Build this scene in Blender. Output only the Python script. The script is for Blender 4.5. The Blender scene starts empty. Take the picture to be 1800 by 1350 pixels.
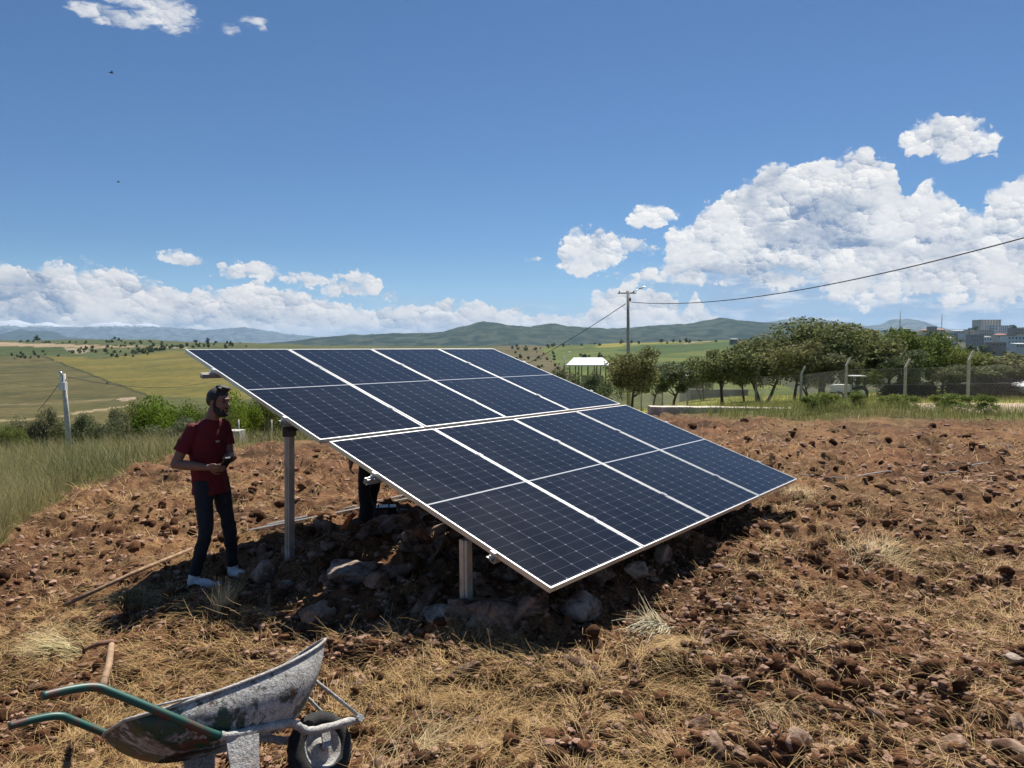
import bpy, math, random, bmesh
import numpy as np
from mathutils import Vector, Matrix, Euler
R_ = math.radians
sc = bpy.context.scene
COL = sc.collection
rng = np.random.default_rng(7)
random.seed(7)

# ------------------------------------------------------------------ camera, world, sun, exposure
CAM_Z = 2.0
PITCH = R_(3.1)
FPX = 1249.0                       # focal length in pixels of the 1800 px wide photo
cam_d = bpy.data.cameras.new('camera'); cam = bpy.data.objects.new('camera', cam_d); COL.objects.link(cam)
cam_d.sensor_width = 36; cam_d.lens = FPX/1800*36; cam_d.clip_start = 0.05; cam_d.clip_end = 120000
cam.location = (0, 0, CAM_Z); cam.rotation_euler = (math.pi/2-PITCH, 0, 0)
sc.camera = cam
sc.view_settings.view_transform = 'Standard'; sc.view_settings.look = 'None'
sc.view_settings.gamma = 1; sc.view_settings.exposure = 0.65
sc.render.engine = 'CYCLES'
sc.cycles.use_denoising = True
sc.cycles.max_bounces = 6; sc.cycles.diffuse_bounces = 2; sc.cycles.glossy_bounces = 3
sc.cycles.transparent_max_bounces = 8; sc.cycles.volume_bounces = 0
SUN_AZ, SUN_EL = R_(20), R_(58)    # right of straight ahead, height
SKY_STRENGTH = 0.048

class S:                            # a node socket with arithmetic
    t = None
    def __init__(s, k): s.k = k
    def _b(a, b, op, c=None, clamp=False):
        n = S.t.nodes.new('ShaderNodeMath'); n.operation = op; n.use_clamp = clamp
        for i, v in enumerate((a, b, c)):
            if v is None: continue
            if isinstance(v, S): S.t.links.new(v.k, n.inputs[i])
            else: n.inputs[i].default_value = v
        return S(n.outputs[0])
    def __add__(a, b): return S._b(a, b, 'ADD')
    __radd__ = __add__
    def __sub__(a, b): return S._b(a, b, 'SUBTRACT')
    def __rsub__(a, b): return S._b(b, a, 'SUBTRACT')
    def __mul__(a, b): return S._b(a, b, 'MULTIPLY')
    __rmul__ = __mul__
    def __truediv__(a, b): return S._b(a, b, 'DIVIDE')
    def f(a, op, b=None, c=None): return S._b(a, b, op, c)
    def max(a, b): return S._b(a, b, 'MAXIMUM')
    def min(a, b): return S._b(a, b, 'MINIMUM')
    def abs(a): return S._b(a, None, 'ABSOLUTE')
    def clamp(a): return S._b(a, 0.0, 'ADD', None, True)
def sstep(x, a, b):
    n = S.t.nodes.new('ShaderNodeMapRange'); n.interpolation_type = 'SMOOTHSTEP'
    S.t.links.new(x.k, n.inputs['Value']); n.inputs['From Min'].default_value = a; n.inputs['From Max'].default_value = b
    return S(n.outputs[0])
def xyz(x, y, z=0.0):
    n = S.t.nodes.new('ShaderNodeCombineXYZ')
    for i, v in enumerate((x, y, z)):
        if isinstance(v, S): S.t.links.new(v.k, n.inputs[i])
        else: n.inputs[i].default_value = v
    return S(n.outputs[0])
def sep(v):
    n = S.t.nodes.new('ShaderNodeSeparateXYZ'); S.t.links.new(v.k, n.inputs[0]); return [S(o) for o in n.outputs]
def noise(v, scale, detail=4, rough=.55, dist=0.0, out=0):
    n = S.t.nodes.new('ShaderNodeTexNoise'); S.t.links.new(v.k, n.inputs['Vector'])
    n.inputs['Scale'].default_value = scale; n.inputs['Detail'].default_value = detail
    n.inputs['Roughness'].default_value = rough; n.inputs['Distortion'].default_value = dist
    return S(n.outputs[out])
def voro(v, scale, detail=2, rough=.5, feature='F1'):
    n = S.t.nodes.new('ShaderNodeTexVoronoi'); n.feature = feature; n.normalize = True
    S.t.links.new(v.k, n.inputs['Vector']); n.inputs['Scale'].default_value = scale
    n.inputs['Detail'].default_value = detail; n.inputs['Roughness'].default_value = rough
    return S(n.outputs['Distance'])
def mixc(f, a, b):
    n = S.t.nodes.new('ShaderNodeMix'); n.data_type = 'RGBA'; n.clamp_factor = True
    for i, v in ((0, f), (6, a), (7, b)):
        if isinstance(v, S): S.t.links.new(v.k, n.inputs[i])
        elif i == 0: n.inputs[0].default_value = v
        else: n.inputs[i].default_value = (*v, 1)
    return S(n.outputs[2])
def mulc(a, b):
    n = S.t.nodes.new('ShaderNodeMix'); n.data_type = 'RGBA'; n.blend_type = 'MULTIPLY'; n.inputs[0].default_value = 1
    for i, v in ((6, a), (7, b)):
        if isinstance(v, S): S.t.links.new(v.k, n.inputs[i])
        else: n.inputs[i].default_value = (*v, 1)
    return S(n.outputs[2])

# sky directions: a photo pixel as azimuth and elevation in degrees
def azel(px, py):
    x = (px-900)/FPX; y = (py-675)/FPX
    Y = math.cos(PITCH) - y*math.sin(PITCH); Z = -y*math.cos(PITCH) - math.sin(PITCH)
    return math.degrees(math.atan2(x, Y)), math.degrees(math.atan2(Z, math.hypot(x, Y)))

world = bpy.data.worlds.new('World'); sc.world = world; world.use_nodes = True
nt = world.node_tree; nt.nodes.clear(); S.t = nt
sky = nt.nodes.new('ShaderNodeTexSky'); sky.sky_type = 'NISHITA'; sky.sun_disc = False
sky.sun_elevation = SUN_EL; sky.sun_rotation = SUN_AZ
sky.altitude = 900; sky.air_density = 1.0; sky.dust_density = 0.1; sky.ozone_density = 4.0
tc = nt.nodes.new('ShaderNodeTexCoord')
dirv = S(tc.outputs['Generated'])
dx, dy, dz = sep(dirv)
DEG = 180/math.pi
az = dx.f('ARCTAN2', dy)*DEG
el = dz.f('ARCSINE')*DEG
def fcurve(x, pts, ymax):
    """height curve over azimuth -40..40 degrees; pts are photo pixels"""
    n = nt.nodes.new('ShaderNodeFloatCurve'); cu = n.mapping.curves[0]
    P = sorted((azel(*p) for p in pts))
    P = [((a+40)/80, max(0, e)/ymax) for a, e in P]
    while len(cu.points) < len(P): cu.points.new(.5, .5)
    for q, (a, e) in zip(cu.points, P): q.location = (a, min(1, e)); q.handle_type = 'VECTOR'
    n.mapping.update()
    nt.links.new(((x+40)/80).k, n.inputs['Value'])
    return S(n.outputs[0])*ymax
TOP_R = [(-200,640),(940,612),(1000,590),(1050,520),(1110,492),(1160,462),(1185,425),(1215,385),(1262,350),(1325,312),(1350,285),(1390,284),(1430,278),(1470,272),(1515,258),(1530,282),(1575,292),(1632,284),(1640,315),(1603,352),(1645,340),(1700,362),(1722,376),(1738,325),(1770,318),(1800,296),(1900,250),(2400,300)]
TOP_L = [(-200,465),(0,462),(60,457),(100,460),(130,470),(200,476),(250,486),(300,506),(340,512),(400,502),(450,500),(500,505),(560,520),(620,530),(700,537),(780,528),(830,532),(900,541),(960,548),(1000,556),(1040,548),(1075,508),(1110,520),(1150,506),(1200,545),(1215,505),(1240,540),(1275,560),(1330,640),(2400,640)]
BASE = [(-200,640),(1080,640),(1130,486),(1200,494),(1300,497),(1400,498),(1480,522),(1540,535),(1600,528),(1700,536),(1800,545),(2400,560)]
# (px, py, half width px, half height px)
BLOBS = [(1035,440,44,30),(1010,462,26,16),(1085,452,34,14),(1125,436,34,14),(1150,378,42,15),(1205,366,26,7),(1655,238,42,24),(1690,256,42,16),(1718,262,20,8),
         (1250,440,70,40),(1225,470,60,18),(325,458,24,10),(388,466,10,6),(480,488,95,9),(430,478,45,10),(610,510,40,12),(640,496,24,13),(686,518,14,8),(1745,272,12,3),
         (938,453,15,3),(1370,492,110,8),(1200,485,100,6)]
def mask(a, e):
    v0 = xyz(a, e)
    w = noise(v0, .34, 2, .5, 0, 1); wx, wy, wz = sep(w)
    w2 = noise(v0, 1.5, 3, .55, 0, 1); ux, uy, uz = sep(w2)
    a2 = a + (wx-.5)*2.2 + (ux-.5)*.9; e2 = e + (wy-.5)*1.4 + (uy-.5)*.8
    sR = (fcurve(a2, TOP_R, 24)-e2).min((e2-fcurve(a2, BASE, 24))*.42+.05)
    sL = (fcurve(a2, TOP_L, 24)-e2)
    m = sR.max(sL).min(1.3)
    for (px, py, rx, ry) in BLOBS:
        ca, ce = azel(px, py); k = 180/math.pi/FPX
        qx = (a2-ca)*(1/(rx*k*1.3)); qy = (e2-ce)*(1/(ry*k*1.25))
        m = m.max((1.0-(qx*qx+qy*qy))*min(.9, .25+ry*k*.6))
    return m
def head(v, scale):
    """one size of rounded cloud head: distance to its middle, and how far above it this point is"""
    n = nt.nodes.new('ShaderNodeTexVoronoi'); n.voronoi_dimensions = '2D'; nt.links.new(v.k, n.inputs['Vector']); n.inputs['Scale'].default_value = scale
    n.inputs['Detail'].default_value = 0; ox, oy, oz = sep(S(n.outputs['Position'])); vx, vy, vz = sep(v)
    return S(n.outputs['Distance']), ((vy-oy)*.85+(vx-ox)*.35)*scale
def warp(v, sc_, amp, det=2):
    w = noise(v, sc_, det, .55, 0, 1); n = nt.nodes.new('ShaderNodeVectorMath'); n.operation = 'MULTIPLY_ADD'
    nt.links.new(w.k, n.inputs[0]); n.inputs[1].default_value = (amp, amp, 0); nt.links.new(v.k, n.inputs[2]); return S(n.outputs[0])
M0 = mask(az, el)
vv = xyz(az, el*1.2); v1 = warp(vv, .6, 1.6, 3); v2 = warp(vv, 1.4, .9, 3); v3 = warp(vv, 3.0, .5, 3)
d1, s1 = head(v1, .42); d2, s2 = head(v2, 1.0); d3, s3 = head(v3, 2.3); d4, s4 = head(warp(vv, 7, .22, 2), 5.2)
fb = noise(vv, 2.2, 6, .6)-.5
D0 = M0+(.40-d1)*.95+(.40-d2)*.55+(.4-d3)*.32+(.4-d4)*.16+fb*.35
va = xyz(az*.6, el*1.25)
big = noise(va, .30, 4, .55)
edge = noise(vv, .8, 3, .5)
alpha = sstep(D0, -.04, .22)*sstep(edge, .38, .52)+sstep(D0, -.25, .80)*(1-sstep(edge, .38, .52))
thick = sstep(M0, .15, 1.2)
soft = noise(vv, .45, 4, .55)                    # heads are crisp in places, soft in others
crisp = sstep(soft, .40, .60)*.75+.25
relief = (s1*.46+s2*.38+s3*.22+s4*.10)*crisp+fb*.22-(d1-.35)*.16-(d2-.35)*.10
baseR = fcurve(az, BASE, 24)
va = xyz(az*.6, el*1.25)
big = noise(va, .30, 4, .55)
edge = noise(vv, .8, 3, .5)
alpha = sstep(D0, -.04, .22)*sstep(edge, .38, .52)+sstep(D0, -.25, .80)*(1-sstep(edge, .38, .52))
thick = sstep(M0, .15, 1.2)
# horizon murk: low clouds are dimmer, streaky between 1 and 6 degrees on the right
streak = noise(xyz(az*.16, el*.8), 1.1, 6, .58)
puff = noise(xyz(az*.45, el*1.2), .9, 5, .55)
zone_r = sstep(az, 5, 17)*(1-sstep(el, 4.4, 7.0))
zone_l = (1-sstep(az, 3, 9))*(1-sstep(el, 1.6, 4.6))
streak_a = zone_r*(sstep(streak, .34, .60)*.42+.52)
streak_l = zone_l*(sstep(streak, .38, .6)*.6+.15)
def gb(px, py, rx, ry):
    ca, ce = azel(px, py); k = 180/math.pi/FPX; q1 = (az-ca+fb*2.4)*(1/(rx*k)); q2 = (el-ce+fb*1.8)*(1/(ry*k)); return sstep(1-(q1*q1+q2*q2), 0.0, .8)
grey = gb(1455, 392, 72, 62).max(gb(1390, 420, 60, 26)).max(gb(50, 525, 70, 48)).max(gb(1310, 478, 120, 22)*.7).max(gb(1640, 440, 80, 20)*.5).max(gb(420, 545, 90, 16)*.5)
under = (1-sstep(el-baseR, .1, 2.6))*sstep(el, 4.2, 5.2)*sstep(az, 10, 13)
body = (relief + .77 - (sstep(big, .48, .68)*thick*.42).max(grey*(.5+fb)*.9) - under*thick*.30 - (1-sstep(el, .6, 3.2))*.10)
sh = body.max(.0).min(1.0)
ccol = mixc(sh, (.20, .29, .45), (1.0, .98, .95))
warm = mixc(sstep(el, 1, 8), (1.0, .95, .90), (1, 1, 1))
ccol = mulc(ccol, warm)
scol = mixc(sstep(streak*.55+puff*.45, .47, .66), (.36, .50, .72), (.96, .97, .99))
fib = noise(xyz(az*.8+el*.5, el*2.2-az*.35), .9, 7, .62, .6)
def wisp(px, py, rx, ry, tilt):
    ca, ce = azel(px, py); k = 180/math.pi/FPX; u = (az-ca)+(el-ce)*tilt; q1 = u*(1/(rx*k)); q2 = (el-ce)*(1/(ry*k)); return (1-(q1*q1+q2*q2)).max(0.0)
wsp = wisp(285, 18, 60, 38, .6).max(wisp(195, 28, 75, 16, .2)).max(wisp(448, 40, 34, 12, .5)*.7).max(wisp(403, 50, 22, 14, 0)*.6).max(wisp(240, -8, 90, 22, .2))
wisp_a = sstep(wsp*.55+fib, .66, .98)*.8*sstep(wsp, .0, .25)

bgs = nt.nodes.new('ShaderNodeBackground'); bgs.inputs[1].default_value = SKY_STRENGTH
tint = nt.nodes.new('ShaderNodeMix'); tint.data_type = 'RGBA'; tint.blend_type = 'MULTIPLY'; tint.inputs[0].default_value = 1
nt.links.new(sky.outputs[0], tint.inputs[6]); tint.inputs[7].default_value = (.70, .92, 1.10, 1); nt.links.new(mixc((1-sstep(el, -1, 8))*.55, S(tint.outputs[2]), (6.2, 9.0, 12.4)).k, bgs.inputs[0])
bgc = nt.nodes.new('ShaderNodeBackground'); nt.links.new(ccol.k, bgc.inputs[0]); bgc.inputs[1].default_value = .63
bgt = nt.nodes.new('ShaderNodeBackground'); nt.links.new(scol.k, bgt.inputs[0]); bgt.inputs[1].default_value = .55
m1 = nt.nodes.new('ShaderNodeMixShader'); m2 = nt.nodes.new('ShaderNodeMixShader')
nt.links.new(streak_a.max(streak_l).k, m1.inputs[0]); nt.links.new(bgs.outputs[0], m1.inputs[1]); nt.links.new(bgt.outputs[0], m1.inputs[2])
nt.links.new((alpha*sstep(el, .0, 1.6)).max(wisp_a).k, m2.inputs[0]); nt.links.new(m1.outputs[0], m2.inputs[1]); nt.links.new(bgc.outputs[0], m2.inputs[2])
wo = nt.nodes.new('ShaderNodeOutputWorld'); nt.links.new(m2.outputs[0], wo.inputs[0])
world.cycles.sampling_method = 'MANUAL'; world.cycles.sample_map_resolution = 512

sun_d = bpy.data.lights.new('sun', 'SUN'); sun_d.energy = 5.0; sun_d.angle = R_(.53); sun_d.color = (1, .95, .87)
sun = bpy.data.objects.new('sun', sun_d); COL.objects.link(sun)
sdir = Vector((math.sin(SUN_AZ)*math.cos(SUN_EL), math.cos(SUN_AZ)*math.cos(SUN_EL), math.sin(SUN_EL)))
sun.rotation_euler = sdir.to_track_quat('Z', 'Y').to_euler(); sun.location = (0, 0, 50)

# ------------------------------------------------------------------ helpers
def ray(px, py):
    x = (px-900)/FPX; y = (py-675)/FPX
    return np.array([x, math.cos(PITCH)-y*math.sin(PITCH), -y*math.cos(PITCH)-math.sin(PITCH)])
def at(px, py, d):                  # the world point seen at that pixel, d metres ahead
    r = ray(px, py); return Vector(r*(d/r[1])+np.array([0, 0, CAM_Z]))
def project(P):                     # world points to photo pixels
    x, y, z = P[..., 0], P[..., 1], P[..., 2]-CAM_Z
    c, s = math.cos(PITCH), math.sin(PITCH)
    zc = np.maximum(y*c-z*s, 1e-3); yc = -z*c-y*s
    return 900+FPX*x/zc, 675+FPX*yc/zc
def hsh(ix, iy, seed):
    h = (ix.astype(np.int64)*374761393+iy.astype(np.int64)*668265263+seed*1442695041) & 0xffffffff
    h = ((h ^ (h >> 13))*1274126177) & 0xffffffff
    return ((h ^ (h >> 16)) & 0xffffff)/float(0xffffff)
def vnoise(x, y, seed=0):
    x = np.asarray(x, float); y = np.asarray(y, float)
    ix = np.floor(x); iy = np.floor(y); fx = x-ix; fy = y-iy
    fx = fx*fx*fx*(fx*(fx*6-15)+10); fy = fy*fy*fy*(fy*(fy*6-15)+10)
    a = hsh(ix, iy, seed); b = hsh(ix+1, iy, seed); c = hsh(ix, iy+1, seed); d = hsh(ix+1, iy+1, seed)
    return (a+(b-a)*fx)*(1-fy)+(c+(d-c)*fx)*fy
def fbm(x, y, seed=0, octv=4, g=.5):
    s = 0; a = 1; t = 0
    for i in range(octv):
        s = s+a*vnoise(x*2**i+i*17.3, y*2**i-i*9.1, seed+i*31); t += a; a *= g
    return s/t
def tag(o, label=None, cat=None, group=None, kind=None):
    if label: o['label'] = label
    if cat: o['category'] = cat
    if group: o['group'] = group
    if kind: o['kind'] = kind
    return o
def link(name, me, mat=None, parent=None, loc=None, rot=None):
    o = bpy.data.objects.new(name, me); COL.objects.link(o)
    if mat is not None and me is not None and not me.materials: me.materials.append(mat)
    if parent is not None: o.parent = parent
    if loc is not None: o.location = loc
    if rot is not None: o.rotation_euler = rot
    return o
def empty(name, loc=(0, 0, 0), rz=0, **k):
    o = bpy.data.objects.new(name, None); COL.objects.link(o); o.location = loc; o.rotation_euler = (0, 0, rz); o.empty_display_size = .1
    return tag(o, **k)
def copy_tree(o, parent=None):
    c = o.copy(); COL.objects.link(c)
    if parent is not None: c.parent = parent
    for ch in list(o.children): copy_tree(ch, c)
    return c
def npmesh(name, V, F, smooth=False, col=None):
    """V (n,3), F (m,k) uniform faces, fast; col (n,3) vertex colours"""
    me = bpy.data.meshes.new(name); V = np.asarray(V, np.float32); F = np.asarray(F, np.int32)
    n, m, k = len(V), len(F), F.shape[1]
    me.vertices.add(n); me.vertices.foreach_set('co', V.ravel())
    me.loops.add(m*k); me.loops.foreach_set('vertex_index', F.ravel())
    me.polygons.add(m); me.polygons.foreach_set('loop_start', np.arange(0, m*k, k, dtype=np.int32))
    me.polygons.foreach_set('use_smooth', np.full(m, smooth))
    if col is not None:
        a = me.color_attributes.new('tint', 'FLOAT_COLOR', 'POINT')
        a.data.foreach_set('color', np.c_[col, np.ones(n)].astype(np.float32).ravel())
    me.update(calc_edges=True); return me
class MB:                           # collects simple shapes into ONE mesh
    def __init__(s): s.v = []; s.f = []; s.sm = []
    def add(s, V, F, sm=False):
        b = len(s.v); s.v += [tuple(v) for v in V]; s.f += [tuple(b+i for i in f) for f in F]; s.sm += [sm]*len(F); return s
    def box(s, c, d, M=None):
        x, y, z = d[0]/2, d[1]/2, d[2]/2
        V = [Vector((i*x, j*y, k*z)) for k in (-1, 1) for j in (-1, 1) for i in (-1, 1)]
        V = [(M @ v if M is not None else v)+Vector(c) for v in V]
        return s.add(V, [(0, 2, 3, 1), (4, 5, 7, 6), (0, 1, 5, 4), (2, 6, 7, 3), (0, 4, 6, 2), (1, 3, 7, 5)])
    def tube(s, pts, r, n=10, closed=True, sm=True, flat=1.0):
        pts = [Vector(p) for p in pts]; rs = r if isinstance(r, (list, tuple)) else [r]*len(pts)
        V = []; up = None
        for i, p in enumerate(pts):
            t = (pts[min(i+1, len(pts)-1)]-pts[max(i-1, 0)])
            t = t.normalized() if t.length > 1e-9 else Vector((0, 0, 1))
            if up is None:
                up = t.cross(Vector((0, 0, 1))); up = (t.cross(Vector((1, 0, 0))) if up.length < .05 else up).normalized()
            else:
                up = (up-t*up.dot(t)).normalized()
            b = t.cross(up)
            for k in range(n):
                a = 2*math.pi*k/n; V.append(p+(up*math.cos(a)+b*math.sin(a)*flat)*rs[i])
        F = [(i*n+k, i*n+(k+1) % n, (i+1)*n+(k+1) % n, (i+1)*n+k) for i in range(len(pts)-1) for k in range(n)]
        s.add(V, F, sm)
        if closed:
            b0 = len(s.v)-len(V)
            s.f.append(tuple(b0+k for k in reversed(range(n)))); s.f.append(tuple(b0+len(V)-n+k for k in range(n))); s.sm += [False, False]
        return s
    def ellipsoid(s, c, r, M=None, nu=14, nv=9):
        V = []; F = []
        for j in range(nv+1):
            ph = math.pi*j/nv
            for i in range(nu):
                a = 2*math.pi*i/nu
                v = Vector((r[0]*math.sin(ph)*math.cos(a), r[1]*math.sin(ph)*math.sin(a), r[2]*math.cos(ph)))
                V.append((M @ v if M is not None else v)+Vector(c))
        top = Vector(V[0]); bot = Vector(V[-1])
        V2 = [top]+V[nu:nu*nv]+[bot]
        for i in range(nu): F.append((0, 1+i, 1+(i+1) % nu))
        for j in range(nv-2):
            for i in range(nu): F.append((1+j*nu+i, 1+(j+1)*nu+i, 1+(j+1)*nu+(i+1) % nu, 1+j*nu+(i+1) % nu))
        b = 1+(nv-2)*nu
        for i in range(nu): F.append((b+i, len(V2)-1, b+(i+1) % nu))
        return s.add(V2, F, True)
    def cap(s, a, b, ra, rb, n=14):   # tapered capsule
        a, b = Vector(a), Vector(b); t = (b-a).normalized(); pts = []; rs = []
        for k in range(5):
            q = math.pi/2*k/4; pts.append(a-t*ra*math.cos(q)); rs.append(max(ra*math.sin(q), ra*.08))
        for k in range(5):
            q = math.pi/2*k/4; pts.append(b+t*rb*math.sin(q)); rs.append(max(rb*math.cos(q), rb*.08))
        return s.tube(pts, rs, n)
    def mesh(s, name):
        me = bpy.data.meshes.new(name); me.from_pydata(s.v, [], s.f); me.polygons.foreach_set('use_smooth', s.sm); me.update(); return me
    def obj(s, name, mat=None, parent=None, **k): return link(name, s.mesh(name), mat, parent, **k)
def remeshed(mb, name, voxel, smooth=6, fac=.5, mat=None, parent=None, disp=None):
    """the shapes fused into one continuous surface"""
    tmp = mb.obj(name+'_tmp'); m = tmp.modifiers.new('r', 'REMESH'); m.mode = 'VOXEL'; m.voxel_size = voxel; m.use_smooth_shade = True
    if smooth: q = tmp.modifiers.new('s', 'SMOOTH'); q.factor = fac; q.iterations = smooth
    dg = bpy.context.evaluated_depsgraph_get(); dg.update()
    me = bpy.data.meshes.new_from_object(tmp.evaluated_get(dg)); bpy.data.objects.remove(tmp)
    me.name = name; me.materials.clear()
    if disp is not None:
        n = len(me.vertices); co = np.zeros(n*3); me.vertices.foreach_get('co', co); co = co.reshape(-1, 3)
        no = np.zeros(n*3); me.vertices.foreach_get('normal', no); no = no.reshape(-1, 3)
        me.vertices.foreach_set('co', (co+no*disp(co)[:, None]).ravel()); me.update()
    return link(name, me, mat, parent)

# materials
def mat(name, col=(.5, .5, .5), rough=.7, metal=0.0, spec=.5, vary=0.0, vscale=5.0, bump=0.0, bscale=40.0, build=None, coord='Object'):
    m = bpy.data.materials.new(name); m.use_nodes = True; t = m.node_tree; p = t.nodes['Principled BSDF']; S.t = t
    p.inputs['Base Color'].default_value = (*col, 1); p.inputs['Roughness'].default_value = rough
    p.inputs['Metallic'].default_value = metal; p.inputs['Specular IOR Level'].default_value = spec
    c = t.nodes.new('ShaderNodeTexCoord'); v = S(c.outputs[coord])
    if vary:
        n = noise(v, vscale, 6, .6)
        k = mixc(sstep(n, .3, .7), tuple(x*(1-vary) for x in col), tuple(min(1, x*(1+vary)) for x in col))
        t.links.new(k.k, p.inputs['Base Color'])
    if bump:
        b = t.nodes.new('ShaderNodeBump'); b.inputs['Strength'].default_value = 1; b.inputs['Distance'].default_value = bump
        t.links.new(noise(v, bscale, 5, .6).k, b.inputs['Height']); t.links.new(b.outputs[0], p.inputs['Normal'])
    if build: build(m, t, p, v)
    return m
def attr(t, name='tint'):
    n = t.nodes.new('ShaderNodeAttribute'); n.attribute_name = name; return n
def tinted(name, rough=.8, trans=0.0, spec=.3):
    def b(m, t, p, v):
        a = attr(t); t.links.new(a.outputs['Color'], p.inputs['Base Color'])
        if trans:
            tr = t.nodes.new('ShaderNodeBsdfTranslucent'); t.links.new(a.outputs['Color'], tr.inputs[0])
            mx = t.nodes.new('ShaderNodeMixShader'); mx.inputs[0].default_value = trans
            t.links.new(p.outputs[0], mx.inputs[1]); t.links.new(tr.outputs[0], mx.inputs[2]); t.links.new(mx.outputs[0], t.nodes['Material Output'].inputs[0])
    return mat(name, rough=rough, spec=spec, build=b)
M_alu = mat('aluminium', (.62, .63, .64), .32, .85, vary=.1, vscale=8)
M_frame = mat('panel_frame_aluminium', (.66, .66, .65), .38, .75, vary=.06, vscale=6)
M_galv = mat('galvanised_steel', (.50, .49, .46), .45, .6, vary=.22, vscale=7)
M_dark = mat('dark_steel', (.035, .034, .033), .5, .3)
M_conc = mat('concrete', (.42, .39, .34), .9, vary=.22, vscale=6, bump=.01, bscale=30)
M_wood = mat('weathered_wood', (.30, .19, .11), .85, vary=.35, vscale=20, bump=.003, bscale=80)
M_black = mat('black_rubber', (.018, .017, .016), .75, vary=.3, vscale=15)

# ------------------------------------------------------------------ terrain
CX = np.array([-900, -400, 0, 200, 400, 600, 900, 1100, 1300, 1500, 1700, 2200, 2700], float)
def rows(spec): return spec
TAB = [   # distance ahead, drop below the eye for each column
 (0,    [1.75]*13),
 (3.2,  [2.1, 2.1, 2.1, 2.1, 2.1, 2.07, 1.93, 1.9, 1.88, 1.88, 1.88, 1.88, 1.9]),
 (4.2,  [2.18, 2.18, 2.18, 2.15, 2.09, 2.0, 1.86, 1.84, 1.84, 1.84, 1.84, 1.84, 1.84]),
 (5.2,  [2.2, 2.2, 2.18, 2.14, 2.05, 1.90, 1.82, 1.82, 1.82, 1.82, 1.82, 1.82, 1.82]),
 (6.2,  [2.25, 2.22, 2.2, 2.16, 2.06, 1.90, 1.82, 1.80, 1.8, 1.8, 1.8, 1.8, 1.8]),
 (8,    [2.3, 2.28, 2.24, 2.18, 2.10, 2.0, 1.86, 1.80, 1.8, 1.8, 1.8, 1.78, 1.78]),
 (12,   [2.6, 2.5, 2.42, 2.3, 2.2, 2.1, 1.95, 1.9, 1.88, 1.87, 1.86, 1.8, 1.8]),
 (19,   [3.6, 3.3, 3.0, 2.85, 2.72, 2.60, 2.35, 2.15, 2.0, 1.95, 1.95, 1.9, 1.9]),
 (26,   [5, 4.5, 4.2, 4.0, 3.7, 3.4, 3.0, 2.6, 2.4, 2.25, 2.22, 2.1, 2.1]),
 (33,   [6.5, 6, 5.6, 5.4, 5.1, 4.6, 3.9, 3.3, 2.95, 2.65, 2.62, 2.5, 2.5]),
 (45,   [9, 9, 8.6, 8.4, 7.6, 6.8, 5.6, 4.4, 3.75, 3.4, 3.35, 3.2, 3.2]),
 (70,   [14, 14, 13, 12.8, 12.5, 11.5, 9, 6.5, 5.0, 4.75, 4.3, 4, 4]),
 (120,  [17, 17, 15.2, 15.0, 15, 14.5, 12.5, 11, 9.5, 8.6, 7.6, 7, 7]),
 (200,  [17, 16, 15.2, 14.2, 13.2, 13, 12.3, 12.2, 12.2, 12.2, 10.5, 10, 10]),
 (350,  [14, 14, 13.4, 12, 10, 10, 10.4, 9.6, 9.4, 13, 15, 15, 15]),
 (600,  [10, 10, 9.8, 7.2, 4.6, 5.8, 8.8, 4.2, 2.6, 8, 9, 9, 9]),
 (1000, [2, 1, .5, -4.8, -3.2, 1.0, 1.5, -3.0, -6.0, -2, 3, 2, 2]),
 (1500, [-6, -7, -9.5, -12.5, -3, 5, 6, 10, 0, -14, -19, -28, -28]),
 (2100, [5, 5, 5, 5, 30, 40, 40, 34, 22, -30, -46, -62, -62]),
 (3000, [60, 60, 60, 60, 60, 60, 60, 60, 60, 0, -20, -40, -40]),
 (5000, [70]*13), (9000, [70]*13), (21500, [70]*13)]
TD = np.array([t[0] for t in TAB], float); TH = np.array([t[1] for t in TAB], float)
TS = np.log1p(TD/4.0)
_fs = np.linspace(TS[0], TS[-1], 900)
def _pchip(x, y, xs):
    h = np.diff(x); d = np.diff(y)/h; m = np.zeros(len(x))
    for i in range(1, len(x)-1):
        if d[i-1]*d[i] > 0: m[i] = 2*d[i-1]*d[i]/(d[i-1]+d[i])
    m[0] = d[0]; m[-1] = d[-1]
    k = np.clip(np.searchsorted(x, xs)-1, 0, len(x)-2); t = (xs-x[k])/h[k]
    return (2*t**3-3*t**2+1)*y[k]+(t**3-2*t**2+t)*h[k]*m[k]+(-2*t**3+3*t**2)*y[k+1]+(t**3-t**2)*h[k]*m[k+1]
_G1 = np.array([_pchip(TS, TH[:, j], _fs) for j in range(len(CX))])          # (cols, 900)
_CA = np.degrees(np.arctan((CX-900)/FPX))
_fa = np.linspace(_CA[0], _CA[-1], 400)
_GRID = np.array([_pchip(_CA, _G1[:, i], _fa) for i in range(900)])         # (900, 400)
def base_z(x, y):
    x = np.asarray(x, float); y = np.asarray(y, float)
    a = np.arctan2(x, y); r = np.hypot(x, y)
    ca = np.maximum(np.cos(a), .45); s = np.log1p(r*ca/4.0)
    ad = np.clip(np.degrees(a), _CA[0], _CA[-1])
    u = np.clip((s-_fs[0])/(_fs[1]-_fs[0]), 0, 898.999); v = np.clip((ad-_fa[0])/(_fa[1]-_fa[0]), 0, 398.999)
    i = u.astype(int); j = v.astype(int); fu = u-i; fv = v-j
    H = (_GRID[i, j]*(1-fu)+_GRID[i+1, j]*fu)*(1-fv)+(_GRID[i, j+1]*(1-fu)+_GRID[i+1, j+1]*fu)*fv
    return CAM_Z-H
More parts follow.
